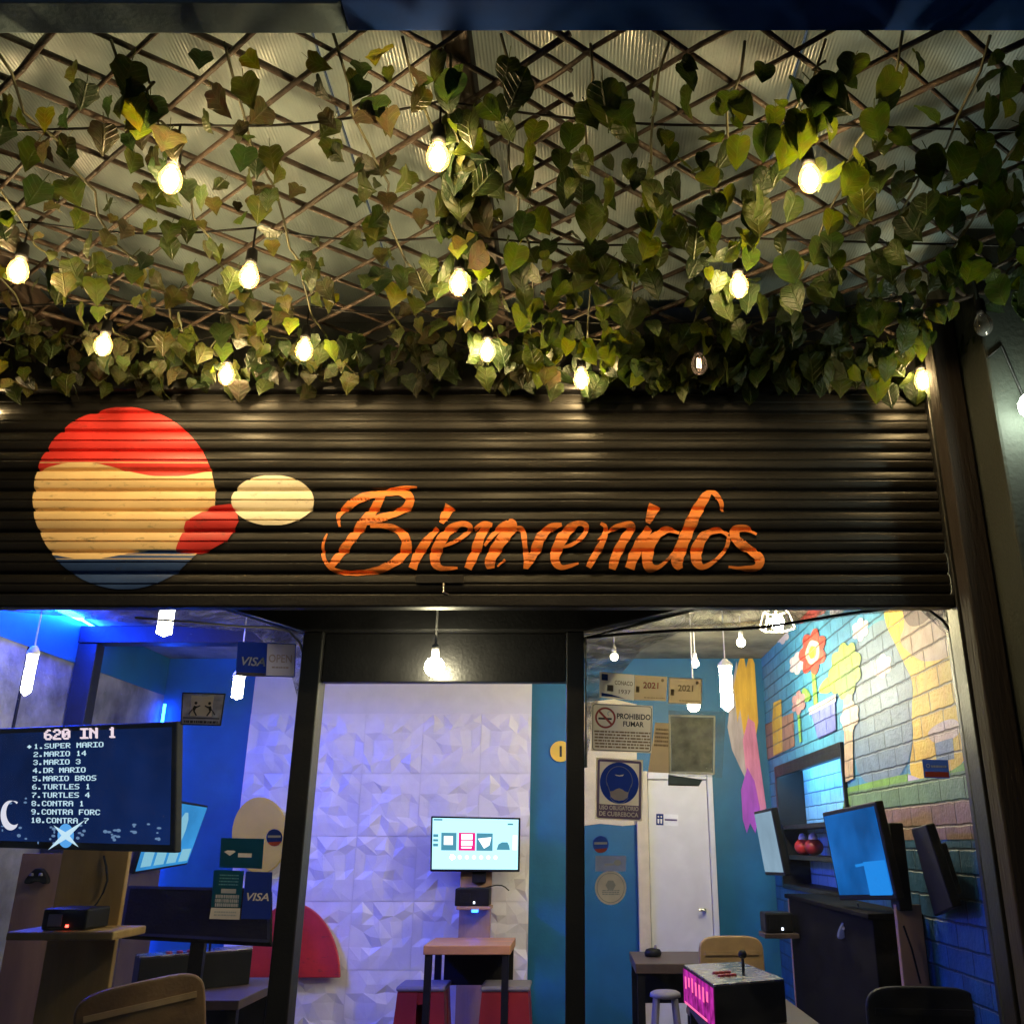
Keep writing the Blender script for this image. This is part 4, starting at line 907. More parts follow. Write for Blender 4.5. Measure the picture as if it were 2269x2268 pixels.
mb = MB(); f.ring(mb, .5, .36, .27, .285, .0026, 30, R(155), R(385), ry=1.05); f.ring(mb, .5, .46, .245, .26, .0026, 24, R(40), R(140), ry=1.35)
f.poly(mb, [(.225, .40), (.24, .40), (.32, .56), (.30, .56)], .0026); f.poly(mb, [(.775, .40), (.76, .40), (.68, .56), (.70, .56)], .0026); build('head_outline', mb, 'lilac', o)
mb = MB(); f.poly(mb, [(.30, .545), (.37, .535), (.44, .50), (.5, .485), (.56, .50), (.63, .535), (.70, .545), (.68, .63), (.60, .675), (.5, .69), (.40, .675), (.32, .63)], .003); build('mask_shape', mb, 'cream2', o)
mb = MB(); f.poly(mb, [(.40, .265), (.5, .275), (.60, .255), (.57, .285), (.5, .293), (.43, .285)], .003); build('glint', mb, 'white_ink', o)
mb = MB(); f.text(mb, 'USO OBLIGATORIO', .085, .77, .915, .84, .0016, .022); f.text(mb, 'DE CUBREBOCA', .085, .865, .915, .94, .0016, .022); build('lettering', mb, 'white_ink', o)
f, o = sheet('paper_permit', [z7(288, 95), z7(660, 128), z7(655, 402), z7(285, 372)], 'leftmost of three paper permits, white with a blue corner and bottom stripe', 'paper', 'cream2', 'paper permits on the right window', Y=YG2)
mb = MB(); f.text(mb, 'CONACO', .44, .28, .96, .45, .001, .02); f.text(mb, '1937', .56, .62, .90, .78, .001, .01); f.rect(mb, .22, .48, .40, .72, .001); build('lettering', mb, 'ink_brown', o)
mb = MB(); f.rect(mb, .06, .06, .24, .32, .001); f.poly(mb, [(.06, .80), (.35, .84), (.78, .97), (.4, .93), (.06, .94)], .001); build('blue_mark', mb, 'blue_ink', o)
for pts, lab in (([z7(664, 130), z7(1012, 150), z7(1000, 408), z7(655, 396)], 'middle of three paper permits, tan and printed 2021 in red'), ([z7(1034, 160), z7(1382, 176), z7(1375, 440), z7(1028, 430)], 'rightmost of three paper permits, in a clear sleeve and printed 2021')):
    f, o = sheet('paper_permit', pts, lab, 'paper', 'paper_tan', 'paper permits on the right window', Y=YG2)
    mb = MB(); f.text(mb, '2021', .27, .26, .74, .52, .001, .02); build('year', mb, 'red_ink' if 'red' in lab else 'ink_brown', o)
    mb = MB(); f.noise_lines(mb, .3, .86, .95, .93, 1, .001, 5); f.rect(mb, .05, .45, .16, .70, .001); f.disc(mb, .86, .16, .05, .001, 10); build('print', mb, 'ink_brown', o)
    if 'sleeve' in lab: 
        mb = MB(); f.border(mb, -.02, .03, .0015, .02); build('sleeve_edge', mb, 'white_ink', o)
f, o = sheet('certificate', [z7(1052, 580), z7(1502, 590), z7(1496, 1172), z7(1060, 1160)], 'grey printed certificate in a clear sleeve on the right window', 'paper', 'paper_grey', Y=YG2)
sv = Flat(quadY([z7(1025, 505), z7(1640, 522), z7(1600, 1230), z7(1028, 1200)], YG2-.006)); build('sleeve', sv.slab(MB(), .001), 'sleeve', o)
mb = MB(); f.border(mb, -.055, .045, .001, .02); build('mount', mb, 'cream2', o)
f, o = sheet('folder_clip', [z7(1022, 1195), z7(1390, 1250), z7(1350, 1320), z7(1022, 1312)], 'dark folded paper edge below the grey certificate', 'paper', 'dark_board', Y=YG2)
mb = MB(); f.rect(mb, 0, .85, .95, 1, .001); build('dark_edge', mb, 'ink', o)
def round_sticker(u, v, r, label, mats, Y=YG2):
    o = thing('round_sticker', atY(u, v, Y), label, 'sticker'); c = [(u-r, v-r), (u+r, v-r), (u+r, v+r), (u-r, v+r)]; f = Flat(quadY(c, Y))
    mb = MB(); f.disc(mb, .5, .5, .5, 0); build('disc', mb, mats[0], o)
    return f, o
for u, v, lab in ((1331, 1870, 'small round dark sticker with a red foot on the right window'), (608, 1855, 'small round dark sticker with a red foot on the left window')):
    f, o = round_sticker(u, v, 18, lab, ['visa'])
    mb = MB(); f.disc(mb, .5, .52, .47, .001, 20, a0=R(25), a1=R(155)); build('red_foot', mb, 'red_ink', o)
    mb = MB(); f.rect(mb, .10, .36, .90, .50, .0015); build('print_line', mb, 'pale_ink', o)
f, o = round_sticker(1353, 1966, 35, 'round white seal sticker low on the right window', ['white_ink'])
mb = MB(); f.disc(mb, .5, .42, .16, .001, 6); f.noise_lines(mb, .22, .56, .78, .74, 3, .001, 2); build('print', mb, 'pale_ink', o)
mb = MB(); f.ring(mb, .5, .5, .42, .44, .001); build('rim', mb, 'pale_ink', o)
f, o = sheet('card_sticker', [zr(195, 490), zr(458, 490), zr(455, 625), zr(192, 625)], 'pale lilac card sticker above the round white seal', 'sticker', 'lilac', Y=YG2)
mb = MB(); f.disc(mb, .72, .45, .12, .001, ry=.10); f.rect(mb, .3, .5, .6, .62, .001); build('print', mb, 'pale_ink', o)
f, o = sheet('card_sticker', [zw(1205, 1165), zw(1390, 1170), zw(1402, 1300), zw(1220, 1296)], 'dark blue and red card sticker near the right end of the right window', 'sticker', 'visa', Y=YG2)
mb = MB(); f.rect(mb, .05, .66, .97, .95, .001); build('red_band', mb, 'red_ink', o)
mb = MB(); f.ring(mb, .20, .34, .05, .075, .001); f.noise_lines(mb, .30, .28, .92, .44, 1, .001, 5, .8); build('print', mb, 'pale_ink', o)
# left window
f, o = sheet('visa_sticker', [z5(490, 272), z5(738, 285), z5(726, 575), z5(474, 565)], 'blue VISA sticker at the top of the left window beside the OPEN card', 'sticker', 'visa', Y=YG2)
mb = MB(); f.text(mb, 'VISA', .17, .44, .98, .70, .001, .02, .25); build('lettering', mb, 'white_ink', o)
mb = MB(); f.rect(mb, .0, .90, 1, 1, .001); build('foot_band', mb, 'paper_tan', o)
f, o = sheet('open_card', [z5(738, 285), z5(990, 292), z5(978, 580), z5(724, 572)], 'beige OPEN card with faint lettering at the top of the left window', 'sign', 'cream2', Y=YG2-.004)
mb = MB(); f.border(mb, 0, .03, .001, .03); build('card_edge', mb, 'visa', o)
mb = MB(); f.text(mb, 'OPEN', .10, .34, .88, .58, .002, .012); f.noise_lines(mb, .2, .68, .8, .78, 1, .002, 2); build('lettering', mb, 'paper_tan', o)
f, o = sheet('distance_sign', [z5(15, 708), z5(388, 718), z5(346, 996), z5(0, 986)], 'grey pictogram sign of two running figures on the left window', 'sign', 'paper_grey', Y=YG2)
mb = MB(); f.border(mb, .0, .03, .001, .01); build('border', mb, 'ink', o)
mb = MB(); f.rect(mb, .22, .10, .74, .72, .001); build('field', mb, 'cream2', o)
mb = MB()
for s in (1, -1):
    cx_ = .5 - s*.20; f.disc(mb, cx_+s*.04, .32, .035, .002, 12)
    f.poly(mb, [(cx_, .40), (cx_+s*.07, .42), (cx_+s*.03, .56), (cx_-s*.04, .54)], .002); f.poly(mb, [(cx_+s*.02, .55), (cx_+s*.09, .70), (cx_+s*.06, .72), (cx_-s*.02, .56)], .002); f.poly(mb, [(cx_-s*.03, .54), (cx_-s*.10, .68), (cx_-s*.13, .66), (cx_-s*.05, .52)], .002); f.poly(mb, [(cx_+s*.05, .43), (cx_+s*.14, .38), (cx_+s*.15, .41), (cx_+s*.06, .48)], .0022)
f.rect(mb, .06, .76, .94, .80, .002); build('figures', mb, 'ink', o)
mb = MB(); f.noise_lines(mb, .08, .84, .92, .94, 1, .002, 4, .8); build('small_print', mb, 'ink', o)
f, o = sheet('card_sticker', [zl(348, 338), zl(716, 345), zl(697, 602), zl(332, 590)], 'teal card sticker with a white diamond shape on the left window', 'sticker', 'teal_card', Y=YG2)
mb = MB(); f.poly(mb, [(.09, .47), (.16, .42), (.32, .42), (.36, .46), (.23, .60)], .001); f.rect(mb, .42, .50, .74, .64, .001); build('print', mb, 'white_ink', o)
f, o = sheet('card_sticker', [zl(285, 612), zl(545, 620), zl(512, 935), zl(262, 930)], 'teal sticker with rows of small pale print beside the lower VISA sticker', 'sticker', 'teal_card', Y=YG2)
mb = MB(); f.rect(mb, .3, .50, .80, .62, .001); f.noise_lines(mb, .12, .64, .92, .98, 3, .001, 12, .9); build('print', mb, 'pale_ink', o)
mb = MB(); f.noise_lines(mb, .2, .10, .85, .44, 4, .001, 9, .4); build('teal_print', mb, 'teal_ink', o)
f, o = sheet('paper_label', [zl(262, 934), zl(512, 940), zl(504, 1037), zl(245, 1030)], 'grey paper label under the teal stickers on the left window', 'sticker', 'white', Y=YG2)
mb = MB(); f.noise_lines(mb, .12, .25, .88, .8, 2, .001, 6, .5); build('print', mb, 'pale_ink', o)
f, o = sheet('visa_sticker', [zl(560, 625), zl(786, 632), zl(770, 1032), zl(518, 1030)], 'tall dark blue VISA sticker low on the left window by the door post', 'sticker', 'visa', Y=YG2)
mb = MB(); f.text(mb, 'VISA', .12, .45, .92, .62, .001, .02, .25); build('lettering', mb, 'white_ink', o)

# ================================================================== TELEVISIONS
PX = {'0': '01110100011001110101110011000101110', '1': '00100011000010000100001000010001110', '2': '01110100010000100110010001000011111', '3': '01110100010000100110000011000101110', '4': '00010001100101010010111110001000010',
      '5': '11111100001111000001000011000101110', '6': '00110010001000011110100011000101110', '7': '11111000010001000100010000100001000', '8': '01110100011000101110100011000101110', '9': '01110100011000101111000010001001100',
      'A': '01110100011000111111100011000110001', 'B': '11110100011000111110100011000111110', 'C': '01110100011000010000100001000101110', 'D': '11110100011000110001100011000111110', 'E': '11111100001000011110100001000011111', 'F': '11111100001000011110100001000010000',
      'I': '11111001000010000100001000010011111', 'L': '10000100001000010000100001000011111', 'M': '10001110111010110101100011000110001', 'N': '10001110011010110011100011000110001', 'O': '01110100011000110001100011000101110', 'P': '11110100011000111110100001000010000',
      'R': '11110100011000111110101001001010001', 'S': '01111100001000001110000010000111110', 'T': '11111001000010000100001000010000100', 'U': '10001100011000110001100011000101110', '.': '00000000000000000000000000110001100', ' ': '0'*35, '+': '00000001000111011111011100010000000'}
def pixel_text(f, mb, txt, a0, b0, cw, ch, lift, fat=1.0):
    """cw, ch: size of one character cell"""
    for i, c in enumerate(txt):
        g_ = PX[c]
        for r in range(7):
            k = 0
            while k < 5:
                if g_[r*5+k] == '1':
                    e = k
                    while e < 5 and g_[r*5+e] == '1': e += 1
                    x0 = a0+(i+k/6.2)*cw; x1 = a0+(i+e/6.2)*cw
                    f.rect(mb, x0, b0+r/7*ch, x1+.002, b0+(r+1)/7*ch*1.0, lift); k = e
                else: k += 1
def television(corners, label, screen, bez=.03, th=.035, name='television', grp=None):
    a, b, c3, d = [Vector(p) for p in corners]; n = (b-a).cross(c3-a); e = Vector((0, 0, EYE)); r_ = d-e
    d = e + r_*((a-e).dot(n)/r_.dot(n))                  # the fourth corner lies in the plane of the other three
    f = Flat([a, b, c3, d]); c = sum(f.c, Vector())/4; t = thing(name, Vector((c.x, c.y, min(p.z for p in f.c))), label, 'television', grp)
    build('casing', f.slab(MB(), th), 'black_matt', t, bevel=.006)
    build('rear_housing', f.slab(MB(), .03, .2, .8, .25, .85, -th-.001), 'black_matt', t, bevel=.008)
    q = f.w/f.h; s = None
    if screen:
        mb = MB(); f.rect(mb, bez, bez*q, 1-bez, 1-bez*q*1.25, .002); s = build('screen', mb, screen, t)
    return f, t, s
mt['scr_navy'] = EM('navy_screen', (.004, .022, .13), 0.303, var=.45, scale=3)
mt['scr_text'] = EM('screen_text', (.62, .85, 1.0), 0.550); mt['scr_title'] = EM('screen_title', (1.0, .78, .88), 0.550); mt['scr_glow'] = EM('screen_star', (.12, .45, 1.0), 0.495); mt['scr_dot'] = EM('screen_rocks', (.25, .42, .75), 0.303)
mt['scr_moon'] = EM('screen_moon', (.85, .82, .95), 0.522); mt['scr_dkblue'] = EM('screen_cloud', (.03, .08, .22), 0.275)
mt['scr_cyan'] = EM('menu_screen', (.42, .80, .95), .80); mt['scr_pink'] = EM('menu_pink', (.95, .02, .28), 0.495); mt['scr_teal'] = EM('menu_teal', (.10, .36, .50), 0.440); mt['scr_white'] = EM('menu_white', (.85, .95, 1), .95); mt['scr_lblue'] = EM('menu_pale', (.28, .62, .80), 0.495)
mt['scr_blue'] = EM('blue_screen', (.012, .16, .58), 0.413, var=.65, scale=2.2); mt['scr_pale'] = EM('pale_screen', (.33, .48, .62), 0.440, var=.1); mt['scr_sky'] = EM('sky_screen', (.05, .36, .85), 0.440, var=.2, scale=5); mt['scr_bright'] = EM('blue_glow', (.02, .30, .95), 0.495)
# left television, game list
f, t, s = television([atY(-18, 1614, 3.98), atY(392, 1597, 3.60), atY(387, 1889, 3.60), atY(-18, 1877, 3.98)], 'large television behind the left window listing games under 620 IN 1', 'scr_navy', bez=.022)
def sc(u, v):   # picture position on this screen -> (s, t)
    s_ = (u+18)/(390+18); top = 1614-17*s_; bot = 1877+12*s_; return s_, (v-top)/(bot-top)
mb = MB(); a0, b0 = sc(107, 1616); a1, b1 = sc(264, 1634); cw = (a1-a0)/7.75; pixel_text(f, mb, '620 IN 1', a0, b0, cw, b1-b0, .004); pixel_text(f, mb, '620 IN 1', a0+.006, b0+.004, cw, b1-b0, .0046); build('title', mb, 'scr_title', s)
lines = ['1.SUPER MARIO', '2.MARIO 14', '3.MARIO 3', '4.DR MARIO', '5.MARIO BROS', '6.TURTLES 1', '7.TURTLES 4', '8.CONTRA 1', '9.CONTRA FORC', '10.CONTRA 7']
mb = MB()
for i, tx in enumerate(lines):
    v = 1649 + i*18.2; u = 84 - i*.7; a, b = sc(u, v); pixel_text(f, mb, tx, a, b, (sc(u+12.1, v)[0]-a), .042, .004)
a, b = sc(68, 1650); pixel_text(f, mb, '+', a, b, .03, .042, .004)
build('game_list', mb, 'scr_text', s)
mb = MB(); a, b = sc(29, 1808)
k = 22; q = f.w/f.h; r_ = .058
out = [(a+r_*math.cos(R(-50-260*i/k)), b+r_*q*math.sin(R(-50-260*i/k))) for i in range(k+1)]; inn = [(a+.022+.047*math.cos(R(-62-236*i/k)), b-.02+.047*q*math.sin(R(-62-236*i/k))) for i in range(k+1)]
for i in range(k): f.poly(mb, [out[i], out[i+1], inn[i+1], inn[i]], .004)
build('moon', mb, 'scr_moon', s)
mb = MB(); a, b = sc(158, 1852)
for sx, sy, l in ((1, -1, 1.25), (-1, -1, .8), (1, 1, .85), (-1, 1, 1.15)): f.poly(mb, [(a-sy*.012, b+sx*.018), (a+sx*.085*l, b+sy*.10*l), (a+sy*.012, b-sx*.018)], .0045)
build('sparkle', mb, 'scr_text', s)
mb = MB(); f.disc(mb, a, b, .045, .0038); build('sparkle_glow', mb, 'scr_glow', s)
mb = MB(); r_ = random.Random(3)
for i in range(46):
    u, v = r_.choice([(r_.uniform(5, 110), r_.uniform(1770, 1868)), (r_.uniform(245, 275), r_.uniform(1838, 1862)), (r_.uniform(295, 362), r_.uniform(1825, 1862)), (r_.uniform(120, 200), r_.uniform(1828, 1872))]); a, b = sc(u, v); f.disc(mb, a, b, r_.uniform(.004, .014), .0036, 7, ry=r_.uniform(.003, .007))
build('rocks', mb, 'scr_dot', s)
# stand of the left television
ls = thing('tv_stand', atY(190, 2100, 3.86), 'brown plywood stand with a shelf under the game list television', 'stand')
def boardY(u0, u1, v, Y, th, z0, z1): return MB().box(atY(u0, v, Y).x, atY(u1, v, Y).x, Y, Y+th, z0, z1)
build('upright', boardY(122, 272, 1980, 3.98, .03, .1, atY(200, 1800, 3.98).z), 'wood_olive', ls, bevel=.004)
zsf = atY(150, 2062, 3.72).z
build('shelf', MB().box(atY(22, 2060, 3.72).x, atY(258, 2060, 3.72).x, 3.70, 3.978, zsf-.03, zsf), 'wood_olive', ls, bevel=.006)
def console(x0, x1, y0, y1, z, h, label, led='led_red'):
    t = thing('game_console', (x0, y0, z), label, 'game console'); build('body', MB().box(x0, x1, y0, y1, z+.001, z+h), 'black_matt', t, bevel=.008)
    build('front_panel', MB().box(x0+.03*(x1-x0)/.2, x0+(x1-x0)*.45, y0-.004, y0-.0005, z+h*.2, z+h*.75), 'grey_plastic' if led == 'led_red' else 'black', t)
    xm = (x0+x1)/2
    build('power_light', MB().box(xm+.01, xm+.02, y0-.005, y0-.0005, z+h*.15, z+h*.27), led, t); return t
console(atY(92, 2040, 3.74).x, atY(192, 2040, 3.74).x, 3.74, 3.92, zsf, .075, 'black game console with a red light on the brown plywood shelf')
# plank further back left
o = build('upright_plank', boardY(20, 112, 2050, 4.35, .03, .1, atY(60, 1890, 4.35).z), 'wood_pale'); tag(o, 'pale pinkish plank standing left of the brown plywood stand', 'plank')
o = thing('game_controller', atY(80, 1945, 4.32), 'black game controller hanging on the pale plank at far left', 'controller')
def pad(parent, c, sx, sz, mat='black_matt', rot=0):
    pr = []
    for k in range(24):
        t_ = 2*math.pi*k/24; x = math.cos(t_); z = math.sin(t_); pr.append((c.x+sx*x*(1-.0*abs(z)), c.y, c.z+sz*(z*.55 - .75*max(0, abs(x)-.35)+(.25 if abs(x) < .35 else .2))))
    build('grip', MB().prism(pr, (0, .03, 0)), mat, parent, bevel=.004)
    build('thumb_stick', MB().lathe([(.006, .012), (.009, .0)], c+Vector((sx*.4, -.006, sz*.2)), 10).lathe([(.006, .012), (.009, .0)], c+Vector((-sx*.4, -.006, sz*.2)), 10), 'grey_plastic', parent)
pad(o, atY(80, 1945, 4.32), .05, .05)
# television on the left side, further back
f, t, s = television([Vector((-2.40, 5.5, 1.80)), atY(462, 1785, 6.10), atY(415, 1915, 6.10), Vector((-2.46, 5.5, 1.39))], 'light blue television with a menu, partly behind the game list screen', 'scr_sky', bez=.02)
for i in range(4): build('menu_tile', f.rect(MB(), .08+i*.23, .72, .26+i*.23, .92, .004), 'scr_lblue', s)
build('menu_picture', f.disc(MB(), .62, .42, .09, .004, 10, ry=.2), 'scr_lblue', s)
o = build('tv_stand', MB().box(-2.62, -2.52, 5.6, 6.0, .1, 1.75), 'wood_dark', bevel=.004); tag(o, 'dark upright stand behind the light blue menu television', 'stand')
# black panel behind left arcade box
pb = thing('display_panel', atY(430, 2090, 4.4), 'long black panel standing behind the left arcade box', 'panel')
f = Flat([atY(282, 1960, 4.4), atY(600, 1966, 4.4), atY(600, 2090, 4.3), atY(262, 2072, 4.3)])
build('casing', f.slab(MB(), .04), 'soot', pb, bevel=.008); build('rim', f.border(MB(), .005, .02, .001, .02), 'black', pb)
o_ = f.p(.5, 1); build('support', MB().box(o_.x-.03, o_.x+.03, 4.34, 4.37, .1, o_.z), 'black_matt', pb)
# middle television
YM = 6.72
f, t, s = television([atY(955, 1807, YM), atY(1153, 1811, YM), atY(1151, 1931, YM), atY(953, 1930, YM)], 'small television with a pale blue menu before the white relief wall', 'scr_cyan', bez=.02, th=.03)
mb = MB(); f.rect(mb, .315, .295, .50, .62, .004); build('pink_tile', mb, 'scr_pink', s)
for x0, x1 in ((.12, .29), (.515, .695)): build('menu_tile', f.rect(MB(), x0, .30, x1, .62, .004), 'scr_teal', s)
build('menu_picture', f.poly(MB(), [(.74, .60), (.76, .50), (.80, .46), (.86, .46), (.88, .52), (.89, .60)], .004), 'scr_teal', s)
for q_ in ((.03, .33, .085, .38), (.03, .42, .085, .46), (.03, .50, .085, .55), (.86, .11, .92, .14), (.03, .05, .13, .08)): build('menu_mark', f.rect(MB(), *q_, .004), 'scr_teal', s)
for q_ in ((.345, .32, .47, .42), (.345, .44, .47, .53), (.345, .55, .46, .58), (.15, .36, .25, .52), (.92, .33, .97, .60)): build('menu_picture', f.rect(MB(), *q_, .0055), 'scr_white', s)
build('menu_picture', f.poly(MB(), [(.53, .40), (.68, .37), (.66, .52), (.60, .58)], .0055), 'scr_white', s)
for i in range(6): build('menu_icon', f.disc(MB(), .33+i*.08, .74, .022, .0055, 12), 'scr_white', s)
mb = MB(); f.disc(mb, .25, .74, .024, .0055, 14); build('menu_dot', mb, 'led_warm', s)
ms = thing('tv_stand', atY(1052, 2090, 6.8), 'pale wooden stand with a small shelf under the menu television', 'stand')
build('upright', boardY(1018, 1088, 2000, 6.80, .03, .1, atY(1052, 1900, 6.8).z), 'wood_pale', ms, bevel=.004)
build('mount', boardY(1046, 1076, 1950, 6.755, .044, atY(1050, 1955, 6.75).z, atY(1050, 1915, 6.75).z), 'black_matt', ms, bevel=.004)
zc_ = atY(1050, 2007, 6.62).z
build('shelf', MB().box(atY(1012, 2007, 6.62).x, atY(1088, 2007, 6.62).x, 6.60, 6.799, zc_-.02, zc_), 'wood_pale', ms, bevel=.004)
console(atY(1008, 1990, 6.62).x, atY(1084, 1990, 6.62).x, 6.615, 6.78, zc_, .11, 'black game dock on the small shelf under the menu television', 'led_white')
o = build('blue_lamp', MB().box(atY(1046, 2015, 6.7).x, atY(1059, 2015, 6.7).x, 6.68, 6.72, zc_-.04, zc_-.022), 'led_small'); tag(o, 'small blue lamp under the shelf of the pale wooden stand', 'lamp')
# right wall televisions
def sideTV(tl, tr, br, bl_, Yl, Yr, label, scr): return television([atY(*tl, Yl), atY(*tr, Yr), atY(*br, Yr), atY(*bl_, Yl)], label, scr, bez=.03)
f, t, s = sideTV((1821, 1800), (1939, 1774), (1988, 1993), (1860, 1994), 4.50, 3.90, 'blue lit television tilted down on the right side before the mural', 'scr_blue')
mb = MB(); f.rect(mb, .60, .60, .96, .95, .004); f.poly(mb, [(.45, .62), (.75, .60), (.74, .63), (.46, .65)], .0045); build('picture_area', mb, 'scr_bright', s)
f, t, s = sideTV((1670, 1798), (1709, 1789), (1740, 1940), (1696, 1938), 5.75, 5.25, 'pale grey screen standing beside the purple paint on the right side', 'scr_pale')
f, t, s = sideTV((2018, 1835), (2050, 1826), (2110, 2010), (2070, 2030), 3.75, 3.50, 'black switched off television seen nearly edge on at the right', None)
for u0, u1, v, Y, mat, lab in ((1868, 1898, 2080, 4.55, 'wood_tan', 'narrow tan plank stand below the blue lit television'), (1992, 2050, 2080, 3.98, 'wood_pale', 'pale pinkish plank stand with a cable right of the blue lit television'), (1748, 1768, 2000, 5.6, 'wood_pale', 'narrow pale plank behind the pale grey screen')):
    zt = atY((u0+u1)/2, {1868: 2010, 1992: 2003, 1748: 1985}[u0], Y).z
    o = build('tv_stand', boardY(u0, u1, v, Y, .03, .1, zt), mat, bevel=.004); tag(o, lab, 'stand')
o = build('power_cable', MB().tube([atY(2002, 2050, 3.96), atY(2020, 2100, 3.96), atY(2040, 2178, 3.96)], .004, 6), 'black_matt'); tag(o, 'thin cable hanging down the pale pinkish plank', 'cable')
o = build('speaker_column', boardY(1978, 2008, 1880, 3.95, .10, 1.3, atY(1993, 1822, 3.95).z), 'black_matt', bevel=.006); tag(o, 'slim black column behind the blue lit television', 'speaker')
o = thing('game_controller', atY(1880, 2065, 4.5), 'pale lilac game controller hanging on the tan plank', 'controller'); pad(o, atY(1880, 2065, 4.5), .045, .06, 'lilac'); 
o = build('cabinet', MB().box(XR-.22, XR-.014, 4.06, 5.62, .1, 1.262).box(XR-.24, XR-.014, 4.05, 5.63, 1.263, 1.285), 'soot', bevel=.005); tag(o, 'low black cabinet along the mural wall behind the plank stands', 'cabinet')
console(1.02, 1.17, 5.40, 5.55, 1.10, .10, 'black game console jutting out beside the low black cabinet', 'led_white')
o = build('console_bracket', MB().box(1.01, XR-.225, 5.38, 5.56, 1.075, 1.099), 'wood_dark', bevel=.003); tag(o, 'small dark bracket shelf fixed to the low black cabinet', 'shelf')
# lit recess in the right wall
sh_ = thing('wall_niche', (XR, 5.8, RZ0), 'black framed recess in the mural wall glowing pale blue inside', 'niche')
XD = XR+.17
mt['shelf_back'] = BRICK('pale_blue_brick', (.30, .62, .85))
build('back_panel', MB().box(XD, XD+.02, RY0+.002, RY1-.002, RZ0+.002, RZ1-.002), 'shelf_back', sh_)
build('side_lining', MB().box(XR-.02, XD-.001, RY1-.05, RY1-.002, RZ0+.002, RZ1-.002), 'black', sh_, bevel=.003)
build('side_lining', MB().box(XR-.02, XD-.001, RY0+.002, RY0+.03, RZ0+.002, RZ1-.002), 'black', sh_, bevel=.003)
build('top_lining', MB().box(XR-.02, XD-.001, RY0+.031, RY1-.051, RZ1-.03, RZ1-.002).box(XR-.02, XR-.004, RY0+.031, RY1-.051, RZ1-.075, RZ1-.031), 'black', sh_)
build('bottom_lining', MB().box(XR-.02, XD-.001, RY0+.031, RY1-.051, RZ0+.002, RZ0+.03), 'black', sh_, bevel=.003)
for z in (1.64, 1.455): build('shelf_board', MB().box(XR-.015, XD-.001, RY0+.031, RY1-.051, z, z+.025), 'black', sh_)
build('light_strip', MB().box(XR+.004, XR+.016, RY0+.05, RY1-.08, RZ1-.045, RZ1-.032), 'led_shelf', sh_)
for y, c, lab in ((6.12, 'red_plastic', 'round dark red toy on the lower board of the lit recess'), (6.40, 'p_red', 'round bright red toy on the lower board of the lit recess')):
    t = thing('round_toy', (XR+.07, y, 1.481), lab, 'toy'); p = Vector((XR+.07, y, 1.481+.05))
    build('body', MB().lathe([(.058*math.sin(math.pi*i/10)+.001, .05*math.cos(math.pi*i/10)) for i in range(11)], p, 16), c, t, smooth=True)
    build('cap', MB().lathe([(.001, .085), (.02, .078), (.03, .055), (.026, .035)], p, 12), 'white', t, smooth=True)

# ================================================================== ARCADE BOXES, TABLES, SEATS
def arcade(A, B, Cc, D, zt, h, label, side_mat):
    P = [atZ(u, v, zt) for u, v in (A, B, Cc, D)]; c = sum(P, Vector())/4
    t = thing('arcade_box', Vector((c.x, c.y, zt-h)), label, 'arcade box')
    build('cabinet', MB().hexa([p+Vector((0, 0, -.008)) for p in P], [p+Vector((0, 0, -h)) for p in P]), 'black_matt', t, bevel=.004)
    build('steel_top', MB().hexa(P, [p+Vector((0, 0, -.007)) for p in P]), 'steel', t, bevel=.002)
    m = P[0].lerp(P[2], .62); build('joystick', MB().tube([m, m+Vector((0, 0, .055))], .006, 8).lathe([(.017*math.sin(math.pi*i/8)+.0005, .017*math.cos(math.pi*i/8)) for i in range(9)], m+Vector((0, 0, .068)), 12), 'black_matt', t, smooth=True)
    mb = MB()
    for i in range(6):
        q = P[3].lerp(P[2], .25+.09*(i % 3)) .lerp(P[0].lerp(P[1], .25+.09*(i % 3)), .3+.14*(i//3)); mb.lathe([(.013, .008), (.015, 0)], q, 12)
    build('button', mb, 'red_plastic', t)
    return t, P
t, P = arcade((1515, 2136), (1642, 2129), (1738, 2167), (1582, 2180), 1.06, .15, 'steel topped arcade box with a glowing pink end on the right table', 'led_pink')
a, b = P[0], P[3]; nrm = Vector((b.y-a.y, -(b.x-a.x), 0)).normalized()
if nrm.dot(Vector((0, 0, EYE))-a) < 0: nrm *= -1
f = Flat([a+nrm*.004+Vector((0, 0, -.012)), b+nrm*.004+Vector((0, 0, -.012)), b+nrm*.004+Vector((0, 0, -.145)), a+nrm*.004+Vector((0, 0, -.145))])
ep = build('lit_end', MB().poly(f.c), 'led_pink', t); mb = MB(); r_ = random.Random(6)
for i in range(7): x = .08+.12*i; f.rect(mb, x, .12+.1*r_.random(), x+.05, .38+.2*r_.random(), .002)
f.rect(mb, .05, .92, .80, .985, .002); build('light_bar', mb, 'led_pink2', ep)
t2, P2 = arcade((300, 2112), (560, 2092), (560, 2100), (312, 2119), 1.06, .16, 'steel topped arcade box in the left room under the black panel', None)
def table(x0, x1, y0, y1, z, th, label, mat, leg=.02, shelf=True):
    t = thing('table', ((x0+x1)/2, (y0+y1)/2, .1), label, 'table')
    build('top', MB().box(x0, x1, y0, y1, z-th, z), mat, t, bevel=.004)
    for x in (x0+.03, x1-.03):
        for y in (y0+.03, y1-.03): build('leg', MB().box(x-leg, x+leg, y-leg, y+leg, .1, z-th-.001), 'black_matt', t)
    if shelf: build('crossbar', MB().box(x0+.05+leg, x1-.05-leg, y1-.045, y1-.015, z-th-.22, z-th-.03), 'black_matt', t)
    return t
zt1 = atY(1034, 2094, 6.05).z
